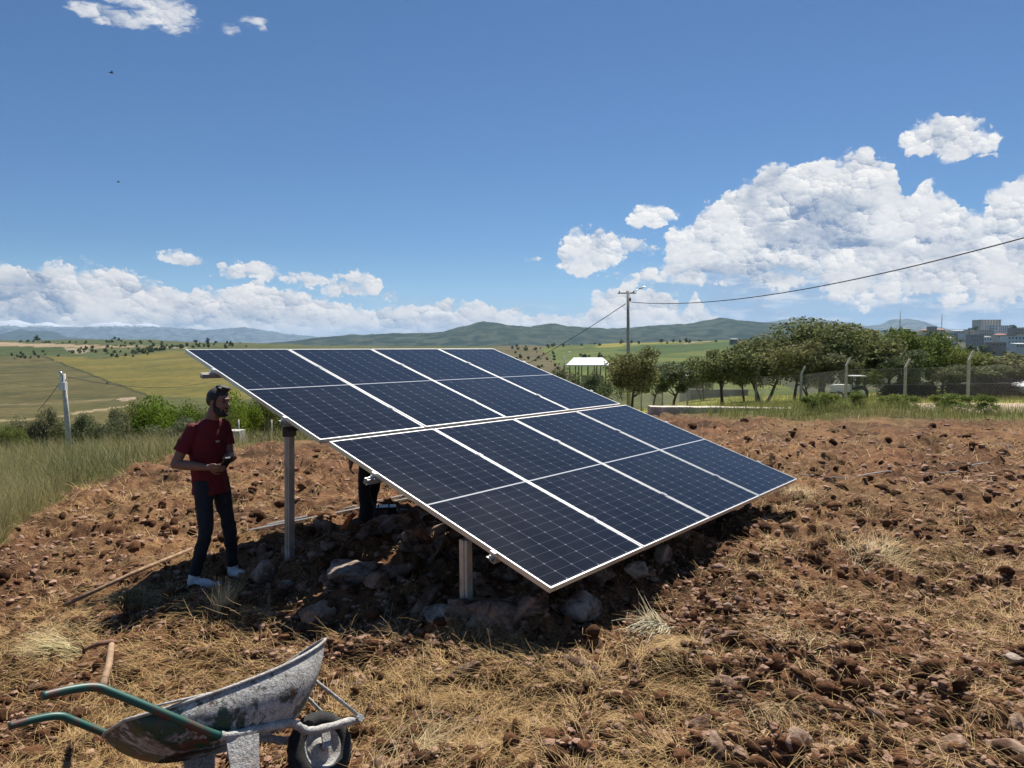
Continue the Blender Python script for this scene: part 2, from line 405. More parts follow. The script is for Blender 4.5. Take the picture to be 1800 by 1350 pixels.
EDGE = np.array([(-600, 1150), (-100, 985), (0, 945), (60, 905), (150, 852), (250, 822), (320, 797), (420, 787), (560, 775), (1130, 727), (1440, 738), (1500, 736), (1560, 734), (1640, 739), (1800, 738), (2600, 745)], float)
def soilness(x, y, w=7):            # 1 on ploughed soil, 0 on grass; wobbly edge
    z = base_z(x, y); px, py = project(np.stack([x, y, z], -1))
    e = np.interp(px, EDGE[:, 0], EDGE[:, 1])
    e = e+(fbm(x*.9, y*.9, 5, 3)-.5)*np.clip((py-607)*.12, 3, 60)
    return np.clip((py-e)/w*.5+.5, 0, 1)*(y < 40) + (y <= 1.5)*1.0*(py < e)*0
def clods(x, y, cell):
    """height detail of ploughed soil, metres; cell = local mesh size"""
    s = soilness(x, y)
    out = np.zeros_like(x)
    dens = .45+.9*vnoise(x*.35+3, y*.35, 77)
    for k, (fr, am, sd) in enumerate([(.55, .10, 1), (1.3, .10, 2), (2.9, .085, 3), (6.3, .060, 4), (13, .036, 5), (27, .019, 6), (55, .009, 7)]):
        wx = vnoise(x*fr*.7, y*fr*.7, sd+50)*.9
        n = vnoise(x*fr+wx, y*fr-wx, sd)
        n = (1-np.abs(2*n-1))**1.5 if k % 2 else n
        out = out+(n-.5)*am*(1+.45*np.clip((y-5)/5, 0, 1)*(k < 4))*np.clip(1.4/fr/np.maximum(cell, 1e-4)-.5, .12 if fr < 7 else 0, 1)*(dens if k > 1 else 1)
    grass = (fbm(x*.5, y*.5, 91, 3)-.5)*.16
    out = out*(1-.85*np.exp(-((x+1.05)**2/.5+(y-3.15)**2/.25)))
    out = out*(1-.9*np.exp(-((x+2.6)**2/.12+(y-6.15)**2/.10)))-.03*np.exp(-((x+2.55)**2/.10+(y-6.15)**2/.09))
    # rubble heap under the array, mound of spoil at the far right edge
    q = np.exp(-(((x+.9)/1.6)**2+((y-5.9)/1.15)**2)); out = out+q*.10
    mx, my = 10.5, 20.3
    q = np.exp(-(((x-mx)/2.0)**2+((y-my)/1.3)**2)); 
    return out*s+grass*(1-s)*np.clip((y-3)/5, 0, 1)*(y < 60)+q*.18
def gz(x, y):
    x = np.asarray(x, float); y = np.asarray(y, float)
    return base_z(x, y)+clods(x, y, np.full_like(x, .02))
def gz1(x, y): return float(gz(np.array([x]), np.array([y]))[0])
def ground_at(px, py, dmin=1.5, dmax=80):     # first ground point along that pixel's ray
    r = ray(px, py); d = np.exp(np.linspace(math.log(dmin), math.log(dmax), 4000)); P = r[None]*(d/r[1])[:, None]
    h = base_z(P[:, 0], P[:, 1]); k = np.argmax(P[:, 2]+CAM_Z < h)
    return Vector((P[k, 0], P[k, 1], h[k]))

# one sheet, fine near and ahead, coarse behind
az1 = np.radians(np.linspace(-43, 43, 900)); azl = np.radians(np.linspace(-180, -43, 60)[:-1]); azr = np.radians(np.linspace(43, 180, 60)[1:])
AZ = np.concatenate([azl, az1, azr])
rr = np.concatenate([np.linspace(.15, 2.3, 30)[:-1], 1/np.linspace(1/2.3, 1/30., 640), np.exp(np.linspace(math.log(30), math.log(2600), 300))[1:], np.exp(np.linspace(math.log(2600), math.log(21400), 30))[1:]])
A, Rr = np.meshgrid(AZ, rr, indexing='ij')
GX = np.sin(A)*Rr; GY = np.cos(A)*Rr
cell = np.maximum(Rr*.0017, np.gradient(rr)[None, :]*.45)
Zb = base_z(GX, GY)
Z = Zb.copy(); nr = Rr < 60
Z[nr] += clods(GX[nr], GY[nr], cell[nr])
far = Rr > 60
Z[far] += (fbm(GX[far]*.012, GY[far]*.012, 12, 4)-.5)*np.clip((Rr[far]-60)*.006, 0, 5)
V = np.stack([GX, GY, Z], -1)
# land colours
PX, PY = project(V)
so = soilness(GX, GY)
def C(*c): return np.array(c)
colr = np.zeros(V.shape)
n1 = fbm(GX*.06, GY*.02, 21, 4); n2 = fbm(GX*.9, GY*.9, 22, 4)
colr[:] = C(.14, .15, .045)
nearg = (Rr < 60)
gr = C(.17, .15, .055)[None]*(1-n2[nearg][:, None])+C(.10, .13, .035)[None]*n2[nearg][:, None]
colr[nearg] = gr
def poly(pts):
    x, y = PX, PY; ins = np.zeros(x.shape, bool); j = len(pts)-1
    wx = (vnoise(GX*.03, GY*.03, 44)-.5)*6; x = x+wx; y = y+(vnoise(GX*.03+9, GY*.03, 45)-.5)*3
    for i in range(len(pts)):
        xi, yi = pts[i]; xj, yj = pts[j]
        ins ^= ((yi > y) != (yj > y)) & (x < (xj-xi)*(y-yi)/(yj-yi+1e-9)+xi); j = i
    return ins & (Rr > 60)
def paint(pts, a, b, fr=.02, sd=3, stripes=None):
    k = poly(pts); n = fbm(GX[k]*fr, GY[k]*fr*2.5, sd, 4, .6)
    n = np.clip((n-.3)*2.5, 0, 1)
    if stripes is not None:
        u = GX[k]*stripes[0]+GY[k]*stripes[1]+vnoise(GX[k]*.01, GY[k]*.01, 8)*3; n = np.clip(n*.6+.4*(np.sin(u)*.5+.5)*n*1.5, 0, 1)
    colr[k] = np.array(a)[None]*(1-n[:, None])+np.array(b)[None]*n[:, None]
paint([(-900, 700), (-900, 632), (75, 627), (258, 697), (215, 745), (100, 800), (-900, 810)], (.115, .115, .036), (.20, .165, .062), .05, 3)
paint([(75, 626), (180, 630), (300, 616), (480, 625), (700, 630), (760, 700), (560, 705), (258, 697)], (.19, .175, .036), (.29, .23, .05), .02, 4, (.02, .12))
paint([(-900, 632), (-900, 575), (420, 575), (560, 604), (900, 606), (900, 640), (480, 625), (300, 616), (180, 630), (75, 626)], (.085, .12, .032), (.17, .18, .065), .03, 5)
paint([(-900, 622), (-900, 611), (60, 608), (120, 612), (134, 621), (75, 626)], (.085, .12, .03), (.105, .135, .035), .01, 6)
paint([(-900, 611), (-900, 604), (30, 602), (110, 605), (210, 607), (210, 611), (140, 611.5), (60, 609)], (.50, .36, .22), (.60, .46, .30), .05, 7)
paint([(160, 606), (230, 608), (330, 612), (330, 613.5), (230, 611.5), (160, 611)], (.42, .32, .19), (.5, .38, .23), .05, 7)
paint([(115, 612), (150, 613), (160, 618), (140, 622), (118, 618)], (.48, .38, .25), (.5, .42, .30), .05, 7)
paint([(200, 702), (235, 698), (238, 702), (215, 706)], (.5, .38, .25), (.55, .42, .30), .05, 7)
paint([(120, 725), (225, 712), (228, 714), (125, 729)], (.40, .33, .18), (.45, .36, .2), .05, 7)
paint([(-50, 740), (40, 737), (110, 730), (112, 732), (40, 740), (-50, 744)], (.40, .33, .18), (.45, .36, .2), .05, 7)
paint([(-100, 711), (100, 707), (200, 701), (200, 703), (100, 709), (-100, 714)], (.28, .23, .11), (.30, .24, .12), .05, 7)
paint([(74, 625), (260, 695.5), (259, 698), (73, 627)], (.03, .045, .015), (.06, .07, .02), .05, 7)
paint([(700, 700), (740, 640), (860, 612), (905, 604), (1000, 600), (1025, 640), (1060, 700)], (.16, .14, .06), (.20, .17, .08), .03, 9)
paint([(950, 612), (1040, 600), (1300, 590), (1400, 620), (1400, 700), (1040, 690)], (.10, .16, .028), (.20, .23, .045), .01, 10)
paint([(1040, 611), (1060, 603), (1130, 597), (1215, 595), (1215, 600), (1100, 607), (1075, 611)], (.32, .30, .05), (.38, .33, .06), .01, 10)
paint([(1080, 616), (1130, 607), (1290, 602), (1290, 610), (1150, 626)], (.06, .12, .022), (.09, .15, .03), .01, 10)
paint([(1205, 603), (1245, 600), (1250, 601.5), (1205, 605)], (.42, .34, .2), (.5, .38, .23), .05, 7)
paint([(1290, 600), (1300, 597), (1310, 602), (1305, 603)], (.42, .34, .2), (.5, .38, .23), .05, 7)
paint([(1010, 611), (1025, 609), (1028, 612), (1012, 613)], (.42, .34, .2), (.5, .38, .23), .05, 7)
paint([(1310, 640), (1310, 560), (3000, 560), (3000, 690), (1400, 690)], (.06, .085, .025), (.15, .14, .07), .02, 11)
nx = n2
colr[(Rr > 2600)] = C(.09, .11, .05)
# green-yellow grass beyond the fence, pale bare patch on the far right
k = (Rr < 110) & (Rr > 27) & (PX > 1050)
colr[k] = (C(.34, .31, .06)[None]*n2[k][:, None]+C(.20, .23, .045)[None]*(1-n2[k][:, None]))
bare = (GX > 12.3+vnoise(GX*.8, GY*.8, 3)) & (PX > 1565) & (GY > 21) & (GY < 31) & (PY > 705+ (vnoise(GX*.6, GY*.6, 33))*10)
colr[bare] = C(.52, .40, .28)
nV = A.shape[0]; nR = A.shape[1]
idx = np.arange(nV*nR).reshape(nV, nR)
F = np.stack([idx[:-1, :-1], idx[1:, :-1], idx[1:, 1:], idx[:-1, 1:]], -1).reshape(-1, 4)
F = np.concatenate([F, np.stack([idx[-1, :-1], idx[0, :-1], idx[0, 1:], idx[-1, 1:]], -1)])
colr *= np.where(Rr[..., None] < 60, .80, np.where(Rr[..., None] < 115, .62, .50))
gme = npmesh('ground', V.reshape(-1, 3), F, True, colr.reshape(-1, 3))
at_ = gme.attributes.new('soil', 'FLOAT', 'POINT'); at_.data.foreach_set('value', (so*(Rr < 60)).astype(np.float32).ravel())
def b_ground(m, t, p, v):
    g = t.nodes.new('ShaderNodeNewGeometry'); P = S(g.outputs['Position'])
    s = S(attr(t, 'soil').outputs['Fac']); tint = S(attr(t).outputs['Color'])
    n = noise(P, 1.1, 7, .62); n2 = noise(P, 7, 6, .65); n3 = noise(P, 55, 4, .7); n4 = noise(P, .35, 3, .5)
    soilc = mixc(sstep(n, .32, .68), (.045, .021, .011), (.155, .071, .035))
    soilc = mulc(soilc, mixc(sstep(noise(P, .6, 6, .7), .36, .64), (.62, .60, .60), (1.25, 1.22, 1.2)))
    soilc = mixc(sstep(n2, .45, .72)*.6, soilc, (.20, .105, .060))
    litter = (sstep(n4*.5+n2*.5, .46, .60)*.45+.07)*sstep(n3, .38, .60)
    soilc = mixc(litter, soilc, (.36, .225, .095))
    grit = sstep(voro(P, 38, 0), .0, .20)
    soilc = mixc((1-grit)*.6, soilc, (.30, .18, .12))
    wo2 = noise(P, .02, 6, .6); f1 = noise(P, .3, 5, .65)
    grassc = mulc(tint, mixc(sstep(f1*.6+wo2*.4, .38, .62), (.72, .74, .72), (1.25, 1.22, 1.2)))
    t.links.new(mixc(s, grassc, soilc).k, p.inputs['Base Color'])
    p.inputs['Roughness'].default_value = .95; p.inputs['Specular IOR Level'].default_value = .15
    b = t.nodes.new('ShaderNodeBump'); b.inputs['Distance'].default_value = .03; b.inputs['Strength'].default_value = .9
    t.links.new((n3*.5+n2*.8+grit*.25).k, b.inputs['Height']); t.links.new(b.outputs[0], p.inputs['Normal'])
M_ground = mat('soil_and_field', build=b_ground)
ground = link('ground', gme, M_ground); tag(ground, kind='structure')

# distant ridges
def ridge(name, pts, D, half, col, colb, rough_h, seed, snow=None):
    """pts: skyline in photo pixels at D metres ahead"""
    n = 420; px = np.linspace(pts[0][0], pts[-1][0], n); py = np.interp(px, [p[0] for p in pts], [p[1] for p in pts])
    t = np.linspace(-1, 1, 46); U, T = np.meshgrid(np.arange(n), t, indexing='ij')
    top = (607-py)/FPX*D
    y = D+T*half; x = (px[U]-900)/FPX*D*(1+T*half/D*.3)
    h0 = -70.
    prof = np.clip(1-np.abs(T)**1.4, 0, 1)
    nz = fbm(x*4/half, y*5/half, seed, 6, .55)-.5; rdg = (1-np.abs(2*fbm(x*3/half+5, y*3/half, seed+9, 5, .55)-1))-.8
    cr = (fbm(x*11/half, y*7/half, seed+3, 5, .6)-.5)*rough_h*.55*prof**2
    z = h0+(top[U]-h0)*prof+cr+(nz*.9+rdg*.8)*rough_h*(.15+prof*(1-prof)*3.4)
    V = np.stack([x, y, z+CAM_Z], -1).reshape(-1, 3); idx = np.arange(n*46).reshape(n, 46)
    F = np.stack([idx[:-1, :-1], idx[1:, :-1], idx[1:, 1:], idx[:-1, 1:]], -1).reshape(-1, 4)
    def b(m, tt, p, v):
        g = tt.nodes.new('ShaderNodeNewGeometry'); P = S(g.outputs['Position'])
        sc_ = 9./half; nn = noise(P, sc_*1.5, 8, .68); c = mixc(sstep(nn, .44, .58), col, colb)
        if snow:
            z_ = sep(P)[2]; c = mixc(sstep(z_+(noise(P, sc_*2.2, 6, .75)-.5)*snow[1], snow[0], snow[0]+25), c, (.50, .52, .55))
        tt.links.new(c.k, p.inputs['Base Color']); p.inputs['Roughness'].default_value = 1; p.inputs['Specular IOR Level'].default_value = 0
    o = link(name, npmesh(name, V, F, True), mat(name+'_surface', build=b)); tag(o, kind='structure'); return o
ridge('wooded_hills', [(380, 612), (440, 606), (500, 601), (560, 594), (620, 588), (700, 586), (780, 583), (800, 577), (850, 566), (880, 569), (930, 573), (978, 568), (1000, 574), (1060, 577), (1090, 575), (1140, 572), (1200, 569), (1260, 559), (1285, 561), (1340, 566), (1400, 570), (1460, 576), (1560, 583), (1700, 586), (2200, 590)], 5200, 1300, (.02, .034, .02), (.062, .072, .045), 44, 3)
ridge('blue_mountains', [(1080, 600), (1200, 586), (1300, 572), (1340, 566), (1400, 559), (1440, 561), (1480, 566), (1520, 573), (1548, 570), (1566, 561), (1590, 560), (1610, 563), (1638, 573), (1660, 578), (1700, 580), (1800, 588), (2300, 590)], 11500, 1800, (.05, .07, .06), (.12, .13, .11), 40, 5)
ridge('dark_mountains', [(-300, 592), (0, 590), (22, 583), (38, 578), (58, 582), (78, 581), (95, 582), (115, 592), (200, 598), (420, 606), (600, 612)], 8800, 900, (.03, .05, .05), (.06, .08, .07), 16, 6)
ridge('snowy_mountains', [(-300, 562), (0, 566), (30, 562), (60, 569), (90, 566), (110, 571), (150, 574), (180, 568), (210, 566), (235, 571), (260, 568), (290, 574), (330, 578), (370, 580), (400, 577), (430, 575), (460, 579), (500, 586), (560, 592), (640, 601), (700, 608)], 13000, 1500, (.06, .085, .10), (.13, .15, .16), 90, 8, (CAM_Z+330, 230))

# haze
hz = MB().box((0, 0, 200), (43500, 43500, 880)); hz.box
me = hz.mesh('haze'); haze = link('haze', me)
for v_ in me.vertices: v_.co.z = -110 if v_.co.z < 0 else 520
hm = bpy.data.materials.new('haze'); hm.use_nodes = True; t = hm.node_tree; t.nodes.clear()
pv = t.nodes.new('ShaderNodeVolumePrincipled'); pv.inputs['Color'].default_value = (.50, .73, 1, 1); pv.inputs['Density'].default_value = 4.2e-5; pv.inputs['Anisotropy'].default_value = .2
mo = t.nodes.new('ShaderNodeOutputMaterial'); t.links.new(pv.outputs[0], mo.inputs['Volume']); me.materials.append(hm)
tag(haze, kind='stuff')
# ------------------------------------------------------------------ solar array
AU = Vector((.632, .7722, -.0015)).normalized()                 # along the rows, away and to the right
_v = Vector((.7385, -.600, -.3085)); AV = (_v-AU*_v.dot(AU)).normalized()   # down the slope
AN = AU.cross(AV); AN = AN if AN.z > 0 else -AN
AO = Vector((-3.19, 6.948, -.038+CAM_Z))
PW, PL, PT = 1.134, 2.278, .035
ROWGAP, SHIFT = .055, .049
def AP(u, v, n=0.0): return AO+AU*u+AV*v+AN*n
AM = Matrix((AU, -AV, AN)).transposed().to_4x4()                # local x along the row, y up the slope, z out of the glass
array = empty('solar_array', AP(2.3, 2.3), label='large tilted solar array of eight dark blue panels on steel posts over rubble', cat='solar array')
def arr(o):
    o.parent = array; o.matrix_parent_inverse = Matrix.Identity(4)
def inarr(M): return Matrix.Translation(-array.location) @ M
def b_cells(m, t, p, v):
    x, y, z = sep(v)
    cw = (PW-.036)/6; ch = (PL-.05)/24
    def line(q, per, w, off=0.0):
        f = ((q+off)*(1/per)).f('FRACT'); d = (f-.5).abs(); return sstep(d, .5-w/per, .5-w/per*.35)
    lx = line(x, cw, .0042, cw*3); ly = line(y, ch, .0026)
    mid = 1-sstep(y.abs(), .0065, .0085)
    fx = ((x+cw*3)*(1/cw)).f('FRACT'); fy = (y*(1/ch)).f('FRACT')
    dia = 1-sstep((.5-(fx-.5).abs())*cw+(.5-(fy-.5).abs())*ch, .008, .011)
    bus = line(x, cw/10, .0011); fing = line(y, ch/2, .0016, ch/4)
    n = noise(v, 3.0, 3); cellid = noise(v, 1.3, 1)
    c = mixc(n, (.003, .003, .0042), (.0045, .0048, .0075))
    c = mixc(bus*.09, c, (.3, .32, .36)); c = mixc(ly*.15, c, (.30, .33, .40)); c = mixc(fing*.035, c, (.3, .32, .36))
    c = mixc(lx*.22, c, (.30, .32, .38)); c = mixc(dia*.30, c, (.45, .47, .50)); c = mixc(mid*.9, c, (.52, .53, .55))
    ds = noise(v, 130, 2, .6); dust = sstep(ds, .66, .76)*.05+sstep(noise(v, .9, 5, .6), .3, .8)*.010
    c = mixc(dust, c, (.45, .38, .32))
    t.links.new(c.k, p.inputs['Base Color'])
    p.inputs['Roughness'].default_value = .17; p.inputs['IOR'].default_value = 1.33; p.inputs['Specular IOR Level'].default_value = .42
    t.links.new((noise(v, 1.7, 4)*.12+.10).k, p.inputs['Roughness'])
M_cells = mat('solar_cells_under_glass', build=b_cells)
M_back = mat('white_backsheet', (.42, .42, .42), .7)
fr = MB(); e = .011
for sy in (-1, 1): fr.box((0, sy*(PL/2-e/2), -PT/2), (PW, e, PT))
for sx in (-1, 1): fr.box((sx*(PW/2-e/2), 0, -PT/2), (e, PL-2*e-.0004, PT))
for sy in (-1, 1): fr.box((0, sy*(PL/2-.016), -PT+.001), (PW-2*e-.001, .028, .002))
fr_me = fr.mesh('panel_frame'); fr_me.materials.append(M_frame)
gl_me = MB().box((0, 0, -.006), (PW-2*e-.0006, PL-2*e-.0006, .006)).mesh('cells'); gl_me.materials.append(M_cells); gl_me.materials.append(M_back)
gl_me.polygons[0].material_index = 1
jb_me = MB().box((0, 0, 0), (.10, .05, .02)).mesh('junction_box'); jb_me.materials.append(M_black)
SAG = {(0, 0): 0, (0, 1): 0}
for row in (0, 1):
    for c in range(4):
        f = link('solar_panel', fr_me)
        arr(f)
        u = c*(PW+.02)+PW/2+(SHIFT if row else 0); v = PL/2+((PL+ROWGAP) if row else 0)
        wob = (rng.random()-.5)*.004
        f.matrix_local = inarr(Matrix.Translation(AP(u, v, wob)) @ AM @ Matrix.Rotation((rng.random()-.5)*.003, 4, 'X'))
        g = link('glass', gl_me, parent=f)
        for q in (-.3, 0, .3): link('junction_box', jb_me, parent=f, loc=(q, 0, -.022))
# purlins: C channels along the rows
RV = (.60, 1.80, 2.93, 4.15)
def chan(mb, M, L, w=.041, h=.041, t=.003, x0=0):
    for (c, d) in (((L/2+x0, 0, -h+t/2), (L, w, t)), ((L/2+x0, -w/2+t/2, -h/2), (L, t, h-2*t)), ((L/2+x0, w/2-t/2, -h/2), (L, t, h-2*t)), ((L/2+x0, -w/2+t*2, -t/2), (L, t*4, t)), ((L/2+x0, w/2-t*2, -t/2), (L, t*4, t))):
        mb.box(M @ Vector(c), d, M.to_3x3())
Lrow = 4*PW+.06
for i, rv in enumerate(RV):
    mb = MB(); chan(mb, Matrix.Identity(4), Lrow+.10, x0=(-.13, -.035, -.09, -.01)[i])
    o = mb.obj('rail', M_galv); arr(o); o.matrix_local = inarr(Matrix.Translation(AP(SHIFT*(i > 1), rv, -PT-.001)) @ AM)
    # clamps: on the outer edges and between panels
    for c in range(5):
        u = c*(PW+.02)-.01+(SHIFT if i > 1 else 0)
        u += -.018 if c == 0 else (.018 if c == 4 else 0)
        cb = MB(); end = c in (0, 4)
        if end:
            s_ = -1 if c == 0 else 1
            cb.box((s_*.004, 0, -PT/2), (.004, .04, PT+.004)); cb.box((-s_*.008, 0, .0035), (.028, .04, .004)); cb.box((s_*.016, 0, -PT+.001), (.024, .04, .004))
            cb.tube([(s_*.018, 0, -PT), (s_*.018, 0, -PT+.022)], .006, 6)
        else:
            cb.box((0, 0, .0035), (.034, .05, .004)); cb.tube([(0, 0, .004), (0, 0, .012)], .007, 6)
        k = cb.obj('clamp', M_alu); arr(k); k.matrix_local = inarr(Matrix.Translation(AP(u, rv, 0)) @ AM)
# sloping beams and posts
def post(top, foot, w=.052, d=.07):
    mb = MB(); ax = (top-foot); L = ax.length; z = ax.normalized()
    x = AU.copy(); x = (x-z*x.dot(z)).normalized(); y = z.cross(x)
    M = Matrix((x, y, z)).transposed().to_4x4(); M.translation = foot
    t = .004
    mb.box(M @ Vector((0, -d/2+t/2, L/2)), (w, t, L), M.to_3x3()); mb.box(M @ Vector((0, d/2-t/2, L/2)), (w, t, L), M.to_3x3())
    mb.box(M @ Vector((-w/2+t/2, 0, L/2)), (t, d-2*t, L), M.to_3x3()); mb.box(M @ Vector((w/2-t/2, 0, L/2)), (t, d-2*t, L), M.to_3x3())
    mb.box(M @ Vector((-w/2-.0035, 0, L/2)), (.006, .018, L*.999), M.to_3x3())
    return mb
for bu in (.075, 2.30, 4.45):
    mb = MB(); M = AM.copy(); M.translation = AP(bu+(.22 if bu < .1 else 0), .50, -PT-.045)
    for off, dd in (((0, -1.70, -.03), (.05, 3.40, .06)),):
        mb.box(M @ Vector(off), dd, M.to_3x3())
    o = mb.obj('beam', M_galv); arr(o); o.matrix_local = inarr(Matrix.Identity(4))
    for pv_, ft in ((1.76, None), (3.87, None)):
        tp = AP(bu, pv_, -PT-(.10 if pv_ < 2 else .03))
        foot = Vector((tp.x, tp.y, 0))
        if bu < .1 and pv_ == 1.76: foot = at(509, 1003, tp.y+.03)
        elif bu < .1: foot = at(820, 1066, tp.y+.01)
        foot.z = gz1(foot.x, foot.y)-.12
        o = post(tp, foot).obj('post', M_galv); arr(o); o.matrix_local = inarr(Matrix.Identity(4))
        br = MB(); br.box(tp+Vector((0, 0, .02)), (.11, .13, .012), AM.to_3x3()); br.box(tp+Vector((0, 0, -.02)), (.082, .112, .07)); 
        if pv_ < 2: k = br.obj('bracket', M_dark); arr(k); k.matrix_local = inarr(Matrix.Identity(4))
p0 = AP(.04, 1.05+PL, -.06)
sag = [p0+(AP(.3, 1.9+PL, -.06)-p0)*s_+Vector((0, 0, -.28*math.sin(math.pi*s_))) for s_ in np.linspace(0, 1, 14)]
o = MB().tube(sag, .004, 5).obj('cable', M_black); arr(o); o.matrix_local = inarr(Matrix.Identity(4))

# ------------------------------------------------------------------ rocks
def ico(sub):
    bm = bmesh.new(); bmesh.ops.create_icosphere(bm, subdivisions=sub, radius=1)
    V = np.array([v.co[:] for v in bm.verts]); F = np.array([[v.index for v in f.verts] for f in bm.faces]); bm.free(); return V, F
I1, I2, I3, I4 = ico(1), ico(2), ico(3), ico(4)
def rock_v(base, r, planes=9, rough=.1, sq=(1, .8, .6)):
    V = base[0].copy(); n = r.normal(size=(planes, 3)); n /= np.linalg.norm(n, axis=1)[:, None]; d = r.uniform(.38, .82, planes)
    dt = V @ n.T; lim = np.where(dt > .05, d[None]/np.maximum(dt, .05), 9.); rad = np.minimum(1.0, lim.min(1))
    s = r.random(3)*9
    w = V*2.2+s; nz = (fbm(w[:, 0]+w[:, 2]*.7, w[:, 1]-w[:, 2]*.5, int(r.integers(999)), 5, .6)-.5)
    rad = rad*1.25; nz2 = 1-np.abs(fbm(w[:, 0]*2.1-w[:, 2], w[:, 1]*2.1+w[:, 2], 5, 3)*2-1); return V*(rad+nz*rough*2.6+(nz2-.6)*rough*.9)[:, None]*np.array(sq)
def b_rock(m, t, p, v):
    oi = t.nodes.new('ShaderNodeObjectInfo'); rr_ = S(oi.outputs['Random'])
    g = t.nodes.new('ShaderNodeNewGeometry'); P = S(g.outputs['Position'])
    n = noise(P, 6, 7, .65); n2 = noise(P, 28, 5, .65)
    a = mixc(rr_, (.22, .135, .09), (.36, .25, .18)); c = mixc(sstep(n, .38, .64), (.08, .04, .023), a)
    c = mixc(sstep(n2, .52, .68)*.45, c, (.44, .33, .26))
    t.links.new(c.k, p.inputs['Base Color']); p.inputs['Roughness'].default_value = .9; p.inputs['Specular IOR Level'].default_value = .2
    b = t.nodes.new('ShaderNodeBump'); b.inputs['Distance'].default_value = .012; t.links.new((n2+n).k, b.inputs['Height']); t.links.new(b.outputs[0], p.inputs['Normal'])
M_rock = mat('red_limestone', build=b_rock)
def b_prock(m, t, p, v):
    g = t.nodes.new('ShaderNodeNewGeometry'); P = S(g.outputs['Position'])
    n = noise(P, 5, 7, .65); n2 = noise(P, 30, 5, .65)
    c = mixc(sstep(n, .4, .6), (.13, .08, .055), (.34, .28, .23)); c = mixc(sstep(n2, .5, .68)*.5, c, (.46, .42, .36))
    t.links.new(c.k, p.inputs['Base Color']); p.inputs['Roughness'].default_value = .9; p.inputs['Specular IOR Level'].default_value = .2
    b = t.nodes.new('ShaderNodeBump'); b.inputs['Distance'].default_value = .012; t.links.new((n2+n).k, b.inputs['Height']); t.links.new(b.outputs[0], p.inputs['Normal'])
M_prock = mat('grey_limestone', build=b_prock)
r_ = np.random.default_rng(11)
rockA = [npmesh('rock', rock_v(I4, r_, 14, .13), I4[1], True) for _ in range(7)]
rockB = [npmesh('stone', rock_v(I3, r_, 11, .13), I3[1], True) for _ in range(8)]
for m_ in rockA+rockB: m_.materials.append(M_rock)
rockP = [m_.copy() for m_ in rockA[:4]]
for m_ in rockP: m_.materials.clear(); m_.materials.append(M_prock)
def put_rock(name, me, px, py, wpx, asp=.7, rz=None, sink=.42, label=None, group=None, tilt=.25, d=None):
    g = ground_at(px, py+wpx*asp*.35) if d is None else Vector(d)
    w = wpx/FPX*g.y/2
    rz = r_.random()*6.28 if rz is None else rz
    o = link(name, me, loc=(g.x, g.y, gz1(g.x, g.y)+w*asp*(1-sink)), rot=((r_.random()-.5)*tilt, (r_.random()-.5)*tilt, rz))
    o.scale = (w*1.05, w*1.15, w*asp*1.6); tag(o, label, 'rock' if name == 'rock' else 'stone', group); return o
